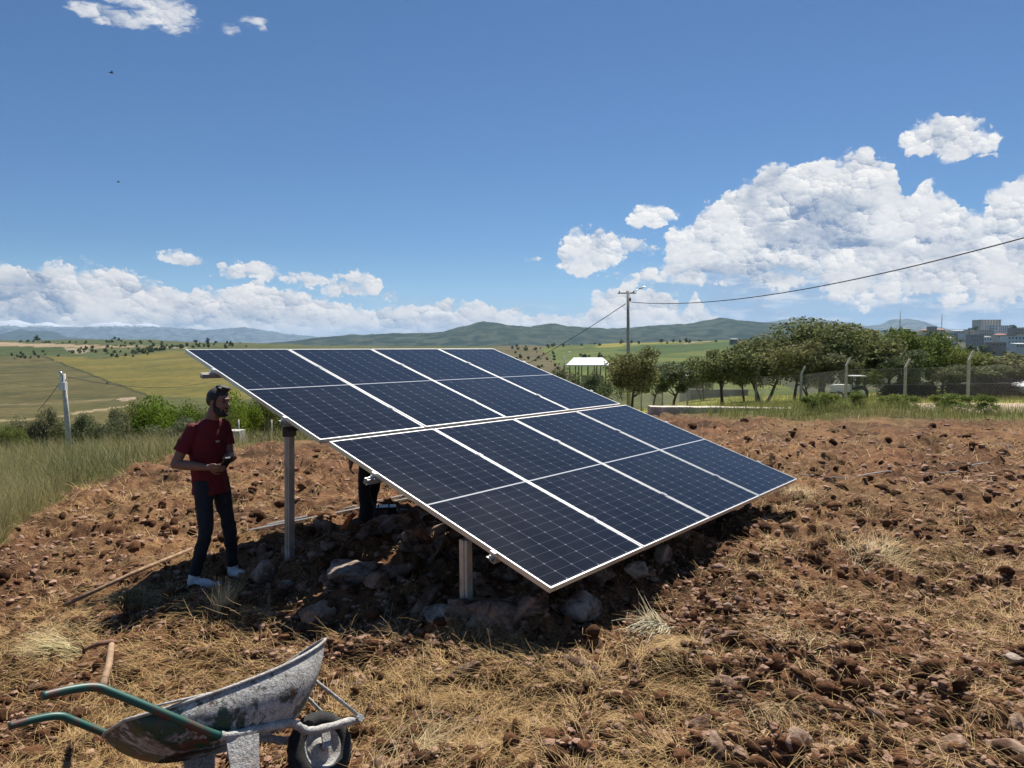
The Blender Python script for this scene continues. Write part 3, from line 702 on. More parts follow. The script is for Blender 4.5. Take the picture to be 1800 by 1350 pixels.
big = [(460, 1030, 46, 1.0, 'P', 'pale grey boulder beside the white trainers of the man in red'),
 (560, 1063, 68, .75, 'R', 'round boulder in the shade at the near left of the rubble heap'),
 (620, 1018, 95, .45, 'P', 'wide flat grey slab with a sunlit streak, middle of the rubble heap'),
 (680, 945, 95, .38, 'P', 'long grey slab at the boots of the hidden worker'),
 (757, 918, 50, .5, 'R', 'rounded rock at the back of the rubble heap under the panel edge'),
 (795, 985, 42, .6, 'R', 'angular rock just left of the top of the right post'),
 (668, 1038, 50, .8, 'R', 'brown block beside the wide flat slab'),
 (673, 1090, 32, .7, 'R', 'small round rock at the near edge of the shade, below the brown block'),
 (765, 1092, 70, .45, 'P', 'pale ridged slab tipped to the left, just left of the foot of the right post'),
 (808, 1083, 44, .85, 'R', 'upright pinkish rock against the foot of the right post'),
 (860, 1098, 74, .5, 'R', 'wedge-shaped rock just right of the foot of the right post'),
 (915, 1080, 78, .5, 'R', 'long reddish rock in front of the lowest panel corner'),
 (945, 1040, 60, .7, 'R', 'rock directly under the lowest corner of the panels'),
 (1020, 1060, 80, .75, 'P', 'big pinkish boulder right of the lowest panel corner'),
 (1000, 1072, 30, .8, 'R', 'small orange-brown rock leaning on the big pinkish boulder'),
 (1058, 1010, 52, 1.0, 'R', 'tall dark rock under the lower panel edge'),
 (1120, 1015, 44, .75, 'P', 'grey rock in shade under the lower panel edge, right of the tall dark rock'),
 (1165, 985, 46, .8, 'R', 'craggy rock half under the lower panel edge'),
 (1215, 950, 50, .7, 'R', 'rough rock below the second seam of the lower panel edge'),
 (1275, 905, 44, .8, 'R', 'dark rock below the right part of the lower panel edge'),
 (605, 985, 36, .6, 'R', 'dark rock right of the foot of the left post'),
 (558, 1010, 34, .7, 'R', 'rock between the left post and the wide flat slab'),
 (527, 958, 24, .9, 'R', 'dark upright rock right behind the left post'),
 (720, 985, 40, .6, 'R', 'flat brown rock in the middle of the rubble heap'),
 (755, 1010, 24, .7, 'P', 'small light grey stone in the middle of the rubble heap'),
 (730, 1052, 34, .7, 'R', 'rock in deep shade near the middle of the heap'),
 (500, 1050, 30, .9, 'P', 'pale stone between the two left boulders'),
 (845, 1000, 40, .7, 'R', 'rock behind the right post'),
 (890, 1030, 44, .7, 'R', 'rock between the right post and the lowest panel corner'),
 (930, 1012, 30, .6, 'R', 'small rock tucked under the panels near their lowest corner'),
 (640, 968, 34, .5, 'R', 'low brown rock in front of the grey slab'),
 (700, 965, 30, .5, 'R', 'low rock left of centre at the back of the heap'),
 (575, 1030, 30, .6, 'R', 'rock behind the round boulder'),
 (530, 1052, 24, .7, 'R', 'small rock left of the round boulder'),
 (1765, 783, 44, .55, 'R', 'isolated red-brown boulder on the far right of the field'),
 (1260, 990, 44, .75, 'R', 'earthy red rock lit by the sun right of the panel shadow'),
 (1245, 1050, 22, .5, 'R', 'small flat brown stone in the open soil right of the shadow'),
 (1278, 1065, 22, .45, 'P', 'pale tan stone in the open soil right of the shadow'),
 (1372, 1068, 24, .5, 'R', 'tan stone near the standing straw on the right'),
 (1085, 1218, 26, .55, 'R', 'flat angular tan stone in the foreground centre'),
 (1130, 1307, 50, .45, 'R', 'pinkish slab flush with the soil at the bottom centre'),
 (1665, 1335, 44, .6, 'R', 'tan boulder at the bottom edge, right of centre'),
 (1765, 1330, 78, .55, 'R', 'largest pinkish boulder, cut by the bottom right corner'),
 (1480, 1300, 60, .5, 'R', 'broken reddish rock near the bottom, right of centre'),
 (1435, 1278, 30, .5, 'R', 'reddish cube-shaped stone above the broken rock near the bottom'),
 (1425, 1215, 30, .6, 'R', 'brown block of stone right of the large straw clump'),
 (1780, 1180, 36, .6, 'P', 'pale stone at the right edge of the picture'),
 (1300, 1320, 50, .4, 'R', 'pinkish slab at the bottom edge, half buried'),
 (665, 1340, 36, .6, 'R', 'tan stone at the bottom edge right of the barrow wheel'),
 (845, 1263, 26, .4, 'R', 'small pinkish stone in the foreground soil, lower centre'),
 (700, 1226, 22, .5, 'P', 'whitish stone in the foreground soil above the barrow wheel'),
 (62, 1205, 26, .6, 'R', 'reddish stone left of the pickaxe'), (135, 1222, 18, .6, 'R', 'small brown stone behind the near barrow grip')]
for i, (px, py, w, a_, k, lb) in enumerate(big):
    o = put_rock('rock', (rockP if k == 'P' else rockA)[i % (4 if k == 'P' else 7)], px, py, w, a_, label=lb)
# loose stones, the larger ones one by one
cnt = 0
for k in range(3000):
    if cnt >= 150: break
    py = 735+(r_.random()**.8)*640; px = r_.random()*1900-50
    if r_.random() > (1.0 if px > 1150 else .45): continue
    g = ground_at(px, py)
    if soilness(np.array([g.x]), np.array([g.y]))[0] < .95: continue
    s_ = .02+.06*r_.random()**2.2
    if r_.random() < .05: s_ *= 1.6
    o = link('stone', rockB[cnt % 8], loc=(g.x, g.y, gz1(g.x, g.y)+s_*.25), rot=(r_.random()*.8, r_.random()*.8, r_.random()*6.28))
    o.scale = (s_*1.2, s_, s_*.8); tag(o, 'small reddish tan stone loose on the ploughed soil', 'stone', 'loose stones on the ploughed soil'); cnt += 1
# rubble under the panels: more, smaller
for k in range(140):
    u, v = r_.random()*4.0+.05, .6+r_.random()*3.7; q = AP(u, v); x, y = q.x-.05, q.y-.15
    s_ = .05+.13*r_.random()**1.5
    o = link('stone', rockB[k % 8], loc=(x, y, gz1(x, y)+s_*.15), rot=(r_.random()*.9, r_.random()*.9, r_.random()*6.28))
    o.scale = (s_*1.3, s_, s_*.8); tag(o, 'rough shaded rubble stone lying under the solar panels', 'stone', 'rubble stones under the panels')
def scatter_pts(n, ylo, yhi, pw=1.0, xl=-60, xr=1860):
    """ground points spread evenly over the picture's lower part"""
    px = r_.random(n)*(xr-xl)+xl; py = ylo+(r_.random(n)**pw)*(yhi-ylo)
    x = (px-900)/FPX; t_ = (py-607)/FPX; H = np.full(n, 2.0); d = H/t_
    for _ in range(8): H = CAM_Z-base_z(x*d, d); d = d*.4+.6*H/t_
    return x*d, d
def tiny_stones(n):
    x, y = scatter_pts(n, 730, 1420, .75)
    k = soilness(x, y) > .9; x, y = x[k], y[k]; k = r_.random(len(x)) < .25+.75*vnoise(x*.7, y*.7, 15)*np.where(x > .8, 1.3, .8); x, y = x[k], y[k]
    n = len(x); z = gz(x, y); base = [rock_v(I1, r_, 6, .08, (1, .85, .6)) for _ in range(24)]
    B = np.array(base)[r_.integers(0, 24, n)]; s = (.006+.030*r_.random(n)**2.6)*np.clip(y/5, .8, 2.2)
    a = r_.random(n)*6.28; ca, sa = np.cos(a), np.sin(a)
    X = B[..., 0]*ca[:, None]-B[..., 1]*sa[:, None]; Y = B[..., 0]*sa[:, None]+B[..., 1]*ca[:, None]
    V = np.stack([X*s[:, None]+x[:, None], Y*s[:, None]+y[:, None], B[..., 2]*s[:, None]+(z+s*.2)[:, None]], -1)
    nv = V.shape[1]; F = I1[1][None]+(np.arange(n)*nv)[:, None, None]
    q = r_.random(n)[:, None]; c = np.array([.14, .07, .04])*(1-q)+np.array([.38, .235, .16])*q; c = np.repeat(c, nv, 0)
    o = link('gravel', npmesh('gravel', V.reshape(-1, 3), F.reshape(-1, 3), False, c), tinted('gravel_stone', .9)); tag(o, 'small stones and clods strewn all over the ploughed soil', 'gravel', kind='stuff')
tiny_stones(27000)
def clod_field(n):
    x, y = scatter_pts(n, 728, 1420, .8); k = (soilness(x, y) > .8) & (r_.random(n) < .12+1.5*fbm(x*.8, y*.8, 133, 3)**1.8); x, y = x[k], y[k]
    n = len(x); z = gz(x, y); base = [rock_v(I2, r_, 9, .24, (1, r_.uniform(.6, .95), r_.uniform(.5, .9))) for _ in range(24)]
    B = np.array(base)[r_.integers(0, 24, n)]; s = (.008+.065*r_.random(n)**3.6)*np.clip(y/6, .8, 2.0)
    a = r_.random(n)*6.28; ca, sa = np.cos(a), np.sin(a)
    X = B[..., 0]*ca[:, None]-B[..., 1]*sa[:, None]; Y = B[..., 0]*sa[:, None]+B[..., 1]*ca[:, None]
    V = np.stack([X*s[:, None]+x[:, None], Y*s[:, None]+y[:, None], B[..., 2]*s[:, None]+(z+s*.1)[:, None]], -1)
    nv = V.shape[1]; F = I2[1][None]+(np.arange(n)*nv)[:, None, None]
    q = r_.random(n)[:, None]; c = np.array([.050, .024, .012])*(1-q)+np.array([.160, .075, .038])*q; c = np.repeat(c, nv, 0)
    def b(m, t, p, v):
        nn = noise(v, 30, 5, .7); t.links.new(mulc(S(attr(t).outputs['Color']), mixc(sstep(nn, .35, .65), (.7, .7, .7), (1.3, 1.3, 1.3))).k, p.inputs['Base Color'])
        p.inputs['Specular IOR Level'].default_value = .1
        bb = t.nodes.new('ShaderNodeBump'); bb.inputs['Distance'].default_value = .02; t.links.new(nn.k, bb.inputs['Height']); t.links.new(bb.outputs[0], p.inputs['Normal'])
    o = link('soil_clods', npmesh('soil_clods', V.reshape(-1, 3), F.reshape(-1, 3), True, c), mat('clod_soil', rough=.95, build=b)); tag(o, 'crumbly lumps of red-brown earth covering the ploughed field', 'soil', kind='stuff')
clod_field(13000)

# ------------------------------------------------------------------ blades: straw, grass
def blades(x, y, z, length, width, yaw, lean, bend, col, name, material, seg=3, droop=0.0):
    """each blade a bent ribbon; lean 0 = upright, pi/2 = flat"""
    n = len(x); hx, hy = np.cos(yaw), np.sin(yaw); V = np.zeros((n, (seg+1)*2, 3)); px_, pz_ = np.zeros(n), np.zeros(n); th = lean.copy()
    wx, wy = -hy, hx
    for k in range(seg+1):
        w = width*(1-.75*k/seg)*.5
        for j, sgn in ((0, -1), (1, 1)):
            V[:, 2*k+j, 0] = x+hx*px_+sgn*w*wx; V[:, 2*k+j, 1] = y+hy*px_+sgn*w*wy; V[:, 2*k+j, 2] = z+pz_
        px_ = px_+np.sin(th)*length/seg; pz_ = pz_+np.cos(th)*length/seg; th = th+bend/seg
    f = np.array([[2*k, 2*k+1, 2*k+3, 2*k+2] for k in range(seg)]); nv = (seg+1)*2
    F = f[None]+(np.arange(n)*nv)[:, None, None]
    return link(name, npmesh(name, V.reshape(-1, 3), F.reshape(-1, 4), False, np.repeat(col, nv, 0)), material)
M_straw = tinted('dry_straw', .7, .25); M_blade = tinted('grass_blades', .7, .35)
def lerpc(a, b, q): return np.array(a)[None]*(1-q[:, None])+np.array(b)[None]*q[:, None]
def straw(n):
    x, y = scatter_pts(n, 728, 1430, .8)
    m = fbm(x*.55+4, y*.55, 61, 3); m2 = fbm(x*2.1, y*2.1, 62, 3)
    k = (soilness(x, y) > .6) & (r_.random(n) < np.clip((m*.42+m2*.58-.515)*11, np.where(y > 8.5, .34, np.where(x > .5, .17, .12)), 1)*np.where(y < 5, .75, 1))
    x, y = x[k], y[k]; n = len(x); z = gz(x, y)+.006+.03*r_.random(n)**2*np.clip(m[k]*2, 0, 1)
    yaw = (fbm(x*1.3, y*1.3, 63, 2)-.5)*16+r_.normal(size=n)*1.0
    L = (.07+.20*r_.random(n))*np.clip(y/8, .8, 1.5)
    lean = 1.52-np.abs(r_.normal(size=n))*.27
    q = r_.random(n); c = lerpc((.26, .145, .05), (.66, .46, .20), q); dk = r_.random(n) < .18; c[dk] *= .5
    o = blades(x, y, z, L, .0031*np.clip(y/4.2, .85, 3.2), yaw, lean, .5+r_.normal(size=n)*.5, c, 'dry_straw', M_straw); tag(o, 'dry straw and cut stalks strewn over the ploughed soil', 'straw', kind='stuff')
straw(125000)
def tuft(px, py, n, L, spread, lean0, yaw0, yawsp, label, ca=(.50, .38, .18), cb=(.80, .68, .42), w=.003, name='straw_tuft', cat='straw tuft', bend=.6):
    g = ground_at(px, py); x = g.x+r_.normal(size=n)*spread; y = g.y+r_.normal(size=n)*spread; z = gz(x, y)
    o = blades(x-g.x, y-g.y, z-g.z, L*(.6+.5*r_.random(n)), np.full(n, w), yaw0+r_.normal(size=n)*yawsp, np.abs(lean0+r_.normal(size=n)*.25), bend*(1+.5*r_.normal(size=n)), lerpc(ca, cb, r_.random(n)), name, M_straw, 4)
    o.location = g; tag(o, label, cat); return o
tuft(392, 1095, 150, .26, .035, .25, .9, 1.2, 'upright tuft of pale dry grass in front of the boulder by the white trainers', w=.0035)
tuft(1160, 1085, 210, .36, .05, 1.25, 4.15, .16, 'combed bundle of pale bleached stalks lying on bare soil right of the shadow', (.55, .50, .36), (.80, .76, .58), .007, bend=.35)
tuft(1140, 1150, 160, .22, .10, 1.25, 5.6, .5, 'thin straw wisp below the pale bundle')
tuft(1410, 1120, 260, .30, .12, 1.2, 4.0, .6, 'fan of yellow straw in the open soil, right of the shadow')
tuft(1530, 985, 220, .34, .12, 1.1, .3, .9, 'domed straw heap on the right with combed stalks')
tuft(1440, 960, 160, .40, .10, 1.0, 3.7, .5, 'brownish stalk heap right of the panel corner', (.22, .13, .07), (.48, .33, .18))
tuft(1360, 1235, 200, .28, .07, 1.1, 4.4, .7, 'dark rooted straw clump near the bottom, right of centre', (.22, .13, .07), (.70, .56, .32))
tuft(1335, 1270, 80, .26, .045, 1.3, 4.1, .15, 'pale bundle of stalks pointing down-left near the bottom', (.55, .48, .32), (.82, .74, .52), .005)
tuft(130, 1150, 200, .34, .06, 1.25, 3.5, .3, 'yellow-green stalk sheaf under the pickaxe head', (.50, .42, .18), (.80, .70, .42), .004)
tuft(60, 1140, 200, .34, .12, 1.2, .6, .4, 'long straw sheaf left of the pickaxe')
tuft(720, 1330, 120, .30, .10, 1.1, .5, .8, 'straw clump at the bottom edge right of the barrow wheel')
tuft(870, 885, 130, .22, .12, 1.0, 1, 2, 'straw wisp hidden behind the right post')
tuft(1395, 880, 240, .24, .13, 1.2, .4, 1.2, 'flattened straw patch beside the far right panel corner')
tuft(230, 1075, 90, .20, .07, .5, 1, 2, 'grey-green weed left of the man in the edge of the shade', (.16, .17, .06), (.36, .34, .16))
def twigs():
    for i, (px, py) in enumerate([(450, 1095), (560, 1120), (640, 1130), (700, 1145), (735, 1140)]):
        g = ground_at(px, py); mb = MB()
        for k in range(15):
            a = r_.random()*6.28; L = .12+.24*r_.random(); p = Vector((r_.normal()*.08, r_.normal()*.08, 0)); pts = [p]
            dr = Vector((math.cos(a), math.sin(a)*.6, .35+.5*r_.random())).normalized()
            for s_ in range(5): dr = (dr+Vector((r_.normal(), r_.normal(), r_.normal()-.2))*.16).normalized(); p = p+dr*L/5; pts.append(p)
            mb.tube(pts, [.0035, .003, .0028, .0025, .002, .001], 4)
        o = mb.obj('dry_weed', M_twig, loc=(g.x, g.y, gz1(g.x, g.y)-.02))
        tag(o, ['dry branching weed at the left end of the shadow edge', 'dry branching weed behind the tip of the wheelbarrow tray', 'dry branching weed right of the wheelbarrow tray tip', 'dry branching weed on the lower shadow edge, left of the right post', 'dry branching weed closest to the right post on the shadow edge'][i], 'weed')
M_twig = mat('dry_twig', (.26, .18, .10), .85)
twigs()
# grass on the left slope, spoil-heap weeds at the right, meadow behind the fence
def meadow(n, xl, xr, ylo, yhi, cond, Lr, w0, ca, cb, name, label, leansd=.25, seedheads=0.0, pw=1.0):
    x, y = scatter_pts(n, ylo, yhi, pw, xl, xr); k = cond(x, y); x, y = x[k], y[k]; n = len(x); z = gz(x, y)
    q = np.clip(r_.random(n)*.6+fbm(x*.6, y*.6, 71, 3)*1.2-.35, 0, 1); c = lerpc(ca, cb, q)
    s = r_.random(n) < seedheads; c[s] = np.array([.42, .37, .20])*(.6+.5*r_.random((s.sum(), 1)))
    L = Lr[0]+(Lr[1]-Lr[0])*r_.random(n)*(.4+.9*fbm(x*.35, y*.35, 72, 2))
    o = blades(x, y, z-.02, L, w0*np.clip(y/8, .7, 5), r_.random(n)*6.28, np.abs(r_.normal(size=n))*leansd, .3+r_.random(n)*.6, c, name, M_blade)
    tag(o, label, 'grass', kind='stuff')
meadow(75000, -120, 620, 752, 1000, lambda x, y: (soilness(x, y) < .65) & (y < 34), (.15, .62), .0045, (.075, .11, .03), (.32, .27, .11), 'tall_grass', 'tall half-dry grass on the left slope', .42, .25, 1.3)
meadow(16000, -120, 420, 775, 1010, lambda x, y: (soilness(x, y) > .1) & (soilness(x, y) < .98), (.08, .30), .004, (.24, .18, .07), (.44, .34, .15), 'edge_grass', 'dry yellow grass along the edge of the ploughed soil', .9, .2)
meadow(30000, 1040, 1900, 683, 740, lambda x, y: (soilness(x, y) < .6) & (y < 30) & ~((x > 12.9) & (y > 21)), (.15, .55), .004, (.08, .13, .022), (.26, .25, .075), 'roadside_grass', 'green and straw-coloured weeds on the spoil bank at the right', .3, .1)
meadow(26000, 1040, 1900, 672, 712, lambda x, y: (y > 30) & (y < 75), (.15, .4), .0035, (.15, .18, .03), (.32, .29, .06), 'meadow_grass', 'yellow-green meadow grass beyond the wire fence', .3, .15)
meadow(9000, 1100, 1900, 722, 765, lambda x, y: (soilness(x, y) > .2) & (r_.random(len(x)) < 2.2*vnoise(x*.9, y*.9, 88)-.5), (.06, .22), .004, (.26, .18, .07), (.50, .38, .16), 'edge_straw', 'dry grass remnants along the far edge of the ploughed soil', 1.0, .2)
#@@PART3
# ------------------------------------------------------------------ trees and bushes
def b_leaf(m, t, p, v):
    a = S(attr(t).outputs['Color']); oi = t.nodes.new('ShaderNodeObjectInfo'); rr_ = S(oi.outputs['Random'])
    c = mulc(a, mixc(rr_, (.80, .88, .80), (1.15, 1.06, 1.0)))
    t.links.new(c.k, p.inputs['Base Color']); p.inputs['Roughness'].default_value = .75; p.inputs['Specular IOR Level'].default_value = .12
    tr = t.nodes.new('ShaderNodeBsdfTranslucent'); t.links.new(c.k, tr.inputs[0]); mx = t.nodes.new('ShaderNodeMixShader'); mx.inputs[0].default_value = .3
    t.links.new(p.outputs[0], mx.inputs[1]); t.links.new(tr.outputs[0], mx.inputs[2]); t.links.new(mx.outputs[0], t.nodes['Material Output'].inputs[0])
M_leaf = mat('foliage', build=b_leaf)
M_bark = mat('bark', (.10, .075, .055), .9, vary=.35, vscale=9)
tr_ = np.random.default_rng(23)
def leaves(name, centers, radii, n, size, ca, cb, flat=.75):
    """leaf-sized faces in clumps"""
    k = tr_.integers(0, len(centers), n); C0 = np.array(centers)[k]; Rr_ = np.array(radii)[k]
    d = tr_.normal(size=(n, 3)); d /= np.linalg.norm(d, axis=1)[:, None]; rad = tr_.random(n)**.42
    P = C0+d*(rad*Rr_)[:, None]*np.array([1, 1, flat])
    a = tr_.normal(size=(n, 3))+d*.6; a /= np.linalg.norm(a, axis=1)[:, None]; b = np.cross(a, tr_.normal(size=(n, 3))); b /= np.linalg.norm(b, axis=1)[:, None]
    c = np.cross(a, b); s = size*(.6+.8*tr_.random(n))[:, None]
    V = np.stack([P-b*s, P-c*s*.5, P+b*s, P+c*s*.5], 1).reshape(-1, 3); F = np.arange(n*4).reshape(n, 4)
    q = tr_.random(n); col = lerpc(ca, cb, q)
    me = npmesh(name, V, F, False, np.repeat(col, 4, 0)); me.materials.append(M_leaf); return me
EXT = {}
def tree_meshes(h, cr, base, n, size, ca, cb, clumps=26, trunk=.09, stems=1, low=.25):
    cs = []; rs = []
    for i in range(clumps):
        d = tr_.normal(size=3); d /= np.linalg.norm(d); q = tr_.random()**.5*.80
        cs.append((d[0]*cr*q, d[1]*cr*q, base+(h-base)*.5+d[2]*(h-base)*.5*q)); rs.append(cr*(.20+.22*tr_.random()))
    crown = leaves('crown', cs, rs, n, size, ca, cb); co = np.zeros(len(crown.vertices)*3, np.float32); crown.vertices.foreach_get('co', co); co = co.reshape(-1, 3)
    EXT[crown.name] = (float(np.percentile(co[:, 2], 99.5)), float(np.percentile(np.abs(co[:, :2]), 98)))
    mb = MB()
    for s_ in range(stems):
        ox, oy = (0, 0) if stems == 1 else (tr_.normal()*.18, tr_.normal()*.18)
        p = Vector((ox, oy, -.3)); pts = [p.copy()]; dr = Vector((tr_.normal()*.14+ox, tr_.normal()*.14+oy, 1)).normalized(); L = (base+(h-base)*.45+.3)/6
        for k in range(6): dr = (dr+Vector((tr_.normal(), tr_.normal(), .6))*.12).normalized(); p = p+dr*L; pts.append(p.copy())
        mb.tube(pts, [trunk*(1.15-.12*k) for k in range(7)], 7)
        for k in range(7):
            c = cs[int(tr_.integers(0, clumps))]; st = pts[3+k % 4]; e_ = Vector(c); m_ = (st+e_)/2+Vector((tr_.normal(), tr_.normal(), tr_.normal()))*.12*cr*.5
            mb.tube([st, m_, e_], [trunk*.5, trunk*.32, trunk*.14], 5)
    tk = mb.mesh('trunk'); tk.materials.append(M_bark); return crown, tk
OLIVE = ((.06, .078, .028), (.30, .31, .14)); GREEN = ((.06, .085, .02), (.23, .27, .075)); LIME = ((.09, .14, .015), (.28, .36, .045)); GREY = ((.07, .088, .045), (.28, .29, .16)); DARK = ((.05, .08, .03), (.15, .19, .07))
def place_tree(proto, px, base_py, d, sx, sz, label, group=None, cat='tree', name='tree', rz=None):
    g = at(px, base_py, d); z = float(base_z(np.array([g.x]), np.array([g.y]))[0]) if base_py is None else g.z
    z = gz1(g.x, g.y)
    o = empty(name, (g.x, g.y, z-.05), tr_.random()*6.28 if rz is None else rz, label=label, cat=cat, group=group); o.scale = (sx, sx, sz)
    link('crown', proto[0], parent=o); link('trunk', proto[1], parent=o); return o
olA = tree_meshes(4.6, 2.2, 1.1, 9000, .085, *OLIVE); olB = tree_meshes(5.0, 2.5, 1.0, 10000, .085, *OLIVE, clumps=32, trunk=.10, stems=2)
olC = tree_meshes(4.2, 2.3, 1.2, 9000, .08, *GREEN, clumps=24, stems=2); olD = tree_meshes(3.6, 2.0, .9, 7000, .08, *GREY, clumps=22)
def py_at(px, d):
    x = (px-900)/FPX*d; return 607+FPX*(CAM_Z-gz1(x, d))/d
def tree_at(proto, ph, pw, px, top_py, wpx, d, label, **k):
    """a tree whose crown tops out at top_py and is wpx wide in the photo"""
    ph, pw = EXT[proto[0].name]
    x = (px-900)/FPX*d; zt = CAM_Z+(607-top_py)/FPX*d; zb = gz1(x, d); h = max(.6, zt-zb)
    return place_tree(proto, px, 650, d, wpx/FPX*d/2/pw, h/ph, label, **k)
oaks = [(1110, 612, 86, 31, olA, 4.6, 2.2, 'round leafy tree standing alone at the left end of the wire fence'),
 (1186, 636, 70, 48, olD, 3.6, 2.0, 'small thin tree right of the lone round tree, behind the fence'),
 (1150, 640, 50, 56, olD, 3.6, 2.0, 'low pale tree half hidden behind the lone round tree'),
 (1272, 606, 92, 44, olA, 4.6, 2.2, 'rounded tree right of the grey wall, left end of the orchard row'),
 (1343, 592, 96, 46, olB, 5.0, 2.5, 'dark dense orchard tree left of the tallest crown'),
 (1440, 561, 130, 43, olB, 5.0, 2.5, 'tallest orchard tree with ragged grey-green crown'),
 (1395, 600, 90, 41, olA, 4.6, 2.2, 'orchard tree in front of the tallest crown, to its left'),
 (1505, 569, 110, 45, olA, 4.6, 2.2, 'orchard tree right beside the tallest crown'),
 (1560, 583, 100, 46, olC, 4.2, 2.3, 'brighter green orchard tree above the white tractor'),
 (1615, 578, 96, 49, olC, 4.2, 2.3, 'bright green orchard tree left of the tall bent fence post'),
 (1590, 615, 80, 42, olD, 3.6, 2.0, 'low grey-leaved tree behind the second fence post from the right'),
 (1470, 620, 70, 40, olD, 3.6, 2.0, 'low tree beneath the tallest crown'),
 (1655, 612, 84, 52, olC, 4.2, 2.3, 'green tree between the orchard and the brush pile'),
 (1705, 612, 84, 56, olC, 4.2, 2.3, 'yellow-green tree behind the tall bent fence post'),
 (1735, 640, 80, 50, olD, 3.6, 2.0, 'low grey bush above the right end of the brush pile'),
 (1775, 624, 90, 54, olD, 3.6, 2.0, 'grey-green tree at the right edge behind the fence'),
 (1830, 620, 90, 58, olD, 3.6, 2.0, 'grey-green tree just beyond the right edge of the view'),
 (1668, 640, 60, 46, olD, 3.6, 2.0, 'low dark bush behind the left half of the brush pile'),
 (1310, 628, 60, 50, olA, 4.6, 2.2, 'low dark tree filling the gap behind the third fence post'),
 (1425, 640, 60, 52, olC, 4.2, 2.3, 'low green tree in the gap below the left side of the tallest crown'),
 (1530, 640, 70, 52, olC, 4.2, 2.3, 'low green tree filling the gap right of the white tractor'),
 (1800, 640, 80, 56, olD, 3.6, 2.0, 'low grey tree at the right edge behind the brush pile'),
 (1240, 640, 44, 62, olC, 4.2, 2.3, 'small distant tree over the grey wall')]
for (px, tp, w, d, pr, ph, pw, lb) in oaks: tree_at(pr, ph, pw, px, tp, w*1.2, d, lb)
bushA = tree_meshes(2.6, 1.9, .1, 9000, .055, *GREY, clumps=26, trunk=.04, stems=3); bushB = tree_meshes(3.0, 2.2, .1, 10000, .06, *GREEN, clumps=28, trunk=.05, stems=4)
bushC = tree_meshes(2.8, 2.0, .1, 9000, .06, *LIME, clumps=24, trunk=.04, stems=4)
for (px, tp, w, d, pr, ph, pw, lb) in [
 (1010, 650, 90, 62, bushA, 2.6, 1.9, 'grey-green thicket below the white-roofed shed, left part'), (1050, 655, 80, 60, bushA, 2.6, 1.9, 'grey-green thicket below the white-roofed shed, right part'),
 (965, 655, 60, 70, bushA, 2.6, 1.9, 'small thicket beside the slim white lamp post'),
 (66, 718, 66, 26, bushA, 2.6, 1.9, 'grey-green bush left of the thin wooden pole'), (10, 745, 60, 24, bushB, 3.0, 2.2, 'dark bush at the left edge of the picture'),
 (112, 738, 50, 27, bushB, 3.0, 2.2, 'small dark bush behind the thin wooden pole'), (160, 726, 70, 27, bushA, 2.6, 1.9, 'rounded grey bush right of the thin wooden pole'),
 (205, 720, 70, 29, bushA, 2.6, 1.9, 'grey-green bush left of the large bright bush'), (245, 706, 80, 31, bushB, 3.0, 2.2, 'green bush at the left shoulder of the large bright bush'),
 (288, 696, 104, 31, bushC, 2.8, 2.0, 'largest bright green bush left of the man in red'), (335, 708, 80, 32, bushB, 3.0, 2.2, 'green bush directly behind the man in red'),
 (305, 735, 90, 27, bushA, 2.6, 1.9, 'low grey shrub in front of the largest bright bush'), (415, 690, 84, 38, bushC, 2.8, 2.0, 'yellow-green bush right of the head of the man in red'),
 (455, 694, 80, 40, bushB, 3.0, 2.2, 'dark green bush between the man and the left post'), (385, 712, 60, 34, bushB, 3.0, 2.2, 'bush behind the neck of the man in red'),
 (495, 712, 60, 42, bushB, 3.0, 2.2, 'green bush hidden behind the top of the left post'), (530, 725, 60, 44, bushB, 3.0, 2.2, 'green bush under the upper panels'), (360, 735, 60, 30, bushC, 2.8, 2.0, 'yellow shrub beside the shoulder of the man in red')]:
    tree_at(pr, ph, pw, px, tp, w, d, lb, cat='bush', name='bush')
# weeds at the spoil bank
weedA = tree_meshes(1.0, .55, .05, 2600, .028, (.07, .12, .02), (.26, .30, .08), clumps=16, trunk=.008, stems=5)
for (px, tp, w, d, lb) in [(1428, 700, 44, 20.5, 'green weed clump at the left end of the spoil bank'), (1462, 697, 60, 20.8, 'yellow-green weed clump on the spoil bank, second from the left'),
 (1500, 693, 46, 21, 'tall weed clump under the third fence post from the right'), (1560, 690, 50, 22, 'upright dark green weed clump on top of the spoil bank'),
 (1600, 694, 44, 22, 'weed clump right of the top of the spoil bank'), (1655, 703, 40, 22.5, 'small weed clump at the edge of the pale bare patch'), (1690, 716, 60, 21, 'low weed clump in front of the pale bare patch'), (1740, 722, 40, 20, 'low weed at the front right of the pale bare patch')]:
    tree_at(weedA, 1.0, .55, px, tp, w, d, lb, cat='weed', name='weed_clump')
# scattered trees on the far slopes
dotA = tree_meshes(4.2, 2.4, .1, 900, .36, *DARK, clumps=16, trunk=.15); dotB = tree_meshes(4.2, 2.4, .1, 900, .36, (.08, .11, .045), (.24, .27, .12), clumps=16, trunk=.15)
def dot(px, py, d, w, lb, grp, pr=None):
    x = (px-900)/FPX*d; o = empty('tree', (x, d, float(base_z(np.array([x]), np.array([d]))[0])-.3), tr_.random()*6, label=lb, cat='tree', group=grp); s = w/FPX*d/4.8
    pr = pr or (dotA if tr_.random() < .6 else dotB); o.scale = (s, s, s*(.75+.5*tr_.random())); link('crown', pr[0], parent=o); link('trunk', pr[1], parent=o); return o
def on_slope(px, py, dmin, dmax):   # the first ground behind dmin seen at that pixel
    r = ray(px, py); d = np.exp(np.linspace(math.log(dmin), math.log(dmax), 3000)); P = r[None]*(d/r[1])[:, None]; h = base_z(P[:, 0], P[:, 1]); k = P[:, 2]+CAM_Z < h
    return d[np.argmax(k)] if k.any() else None
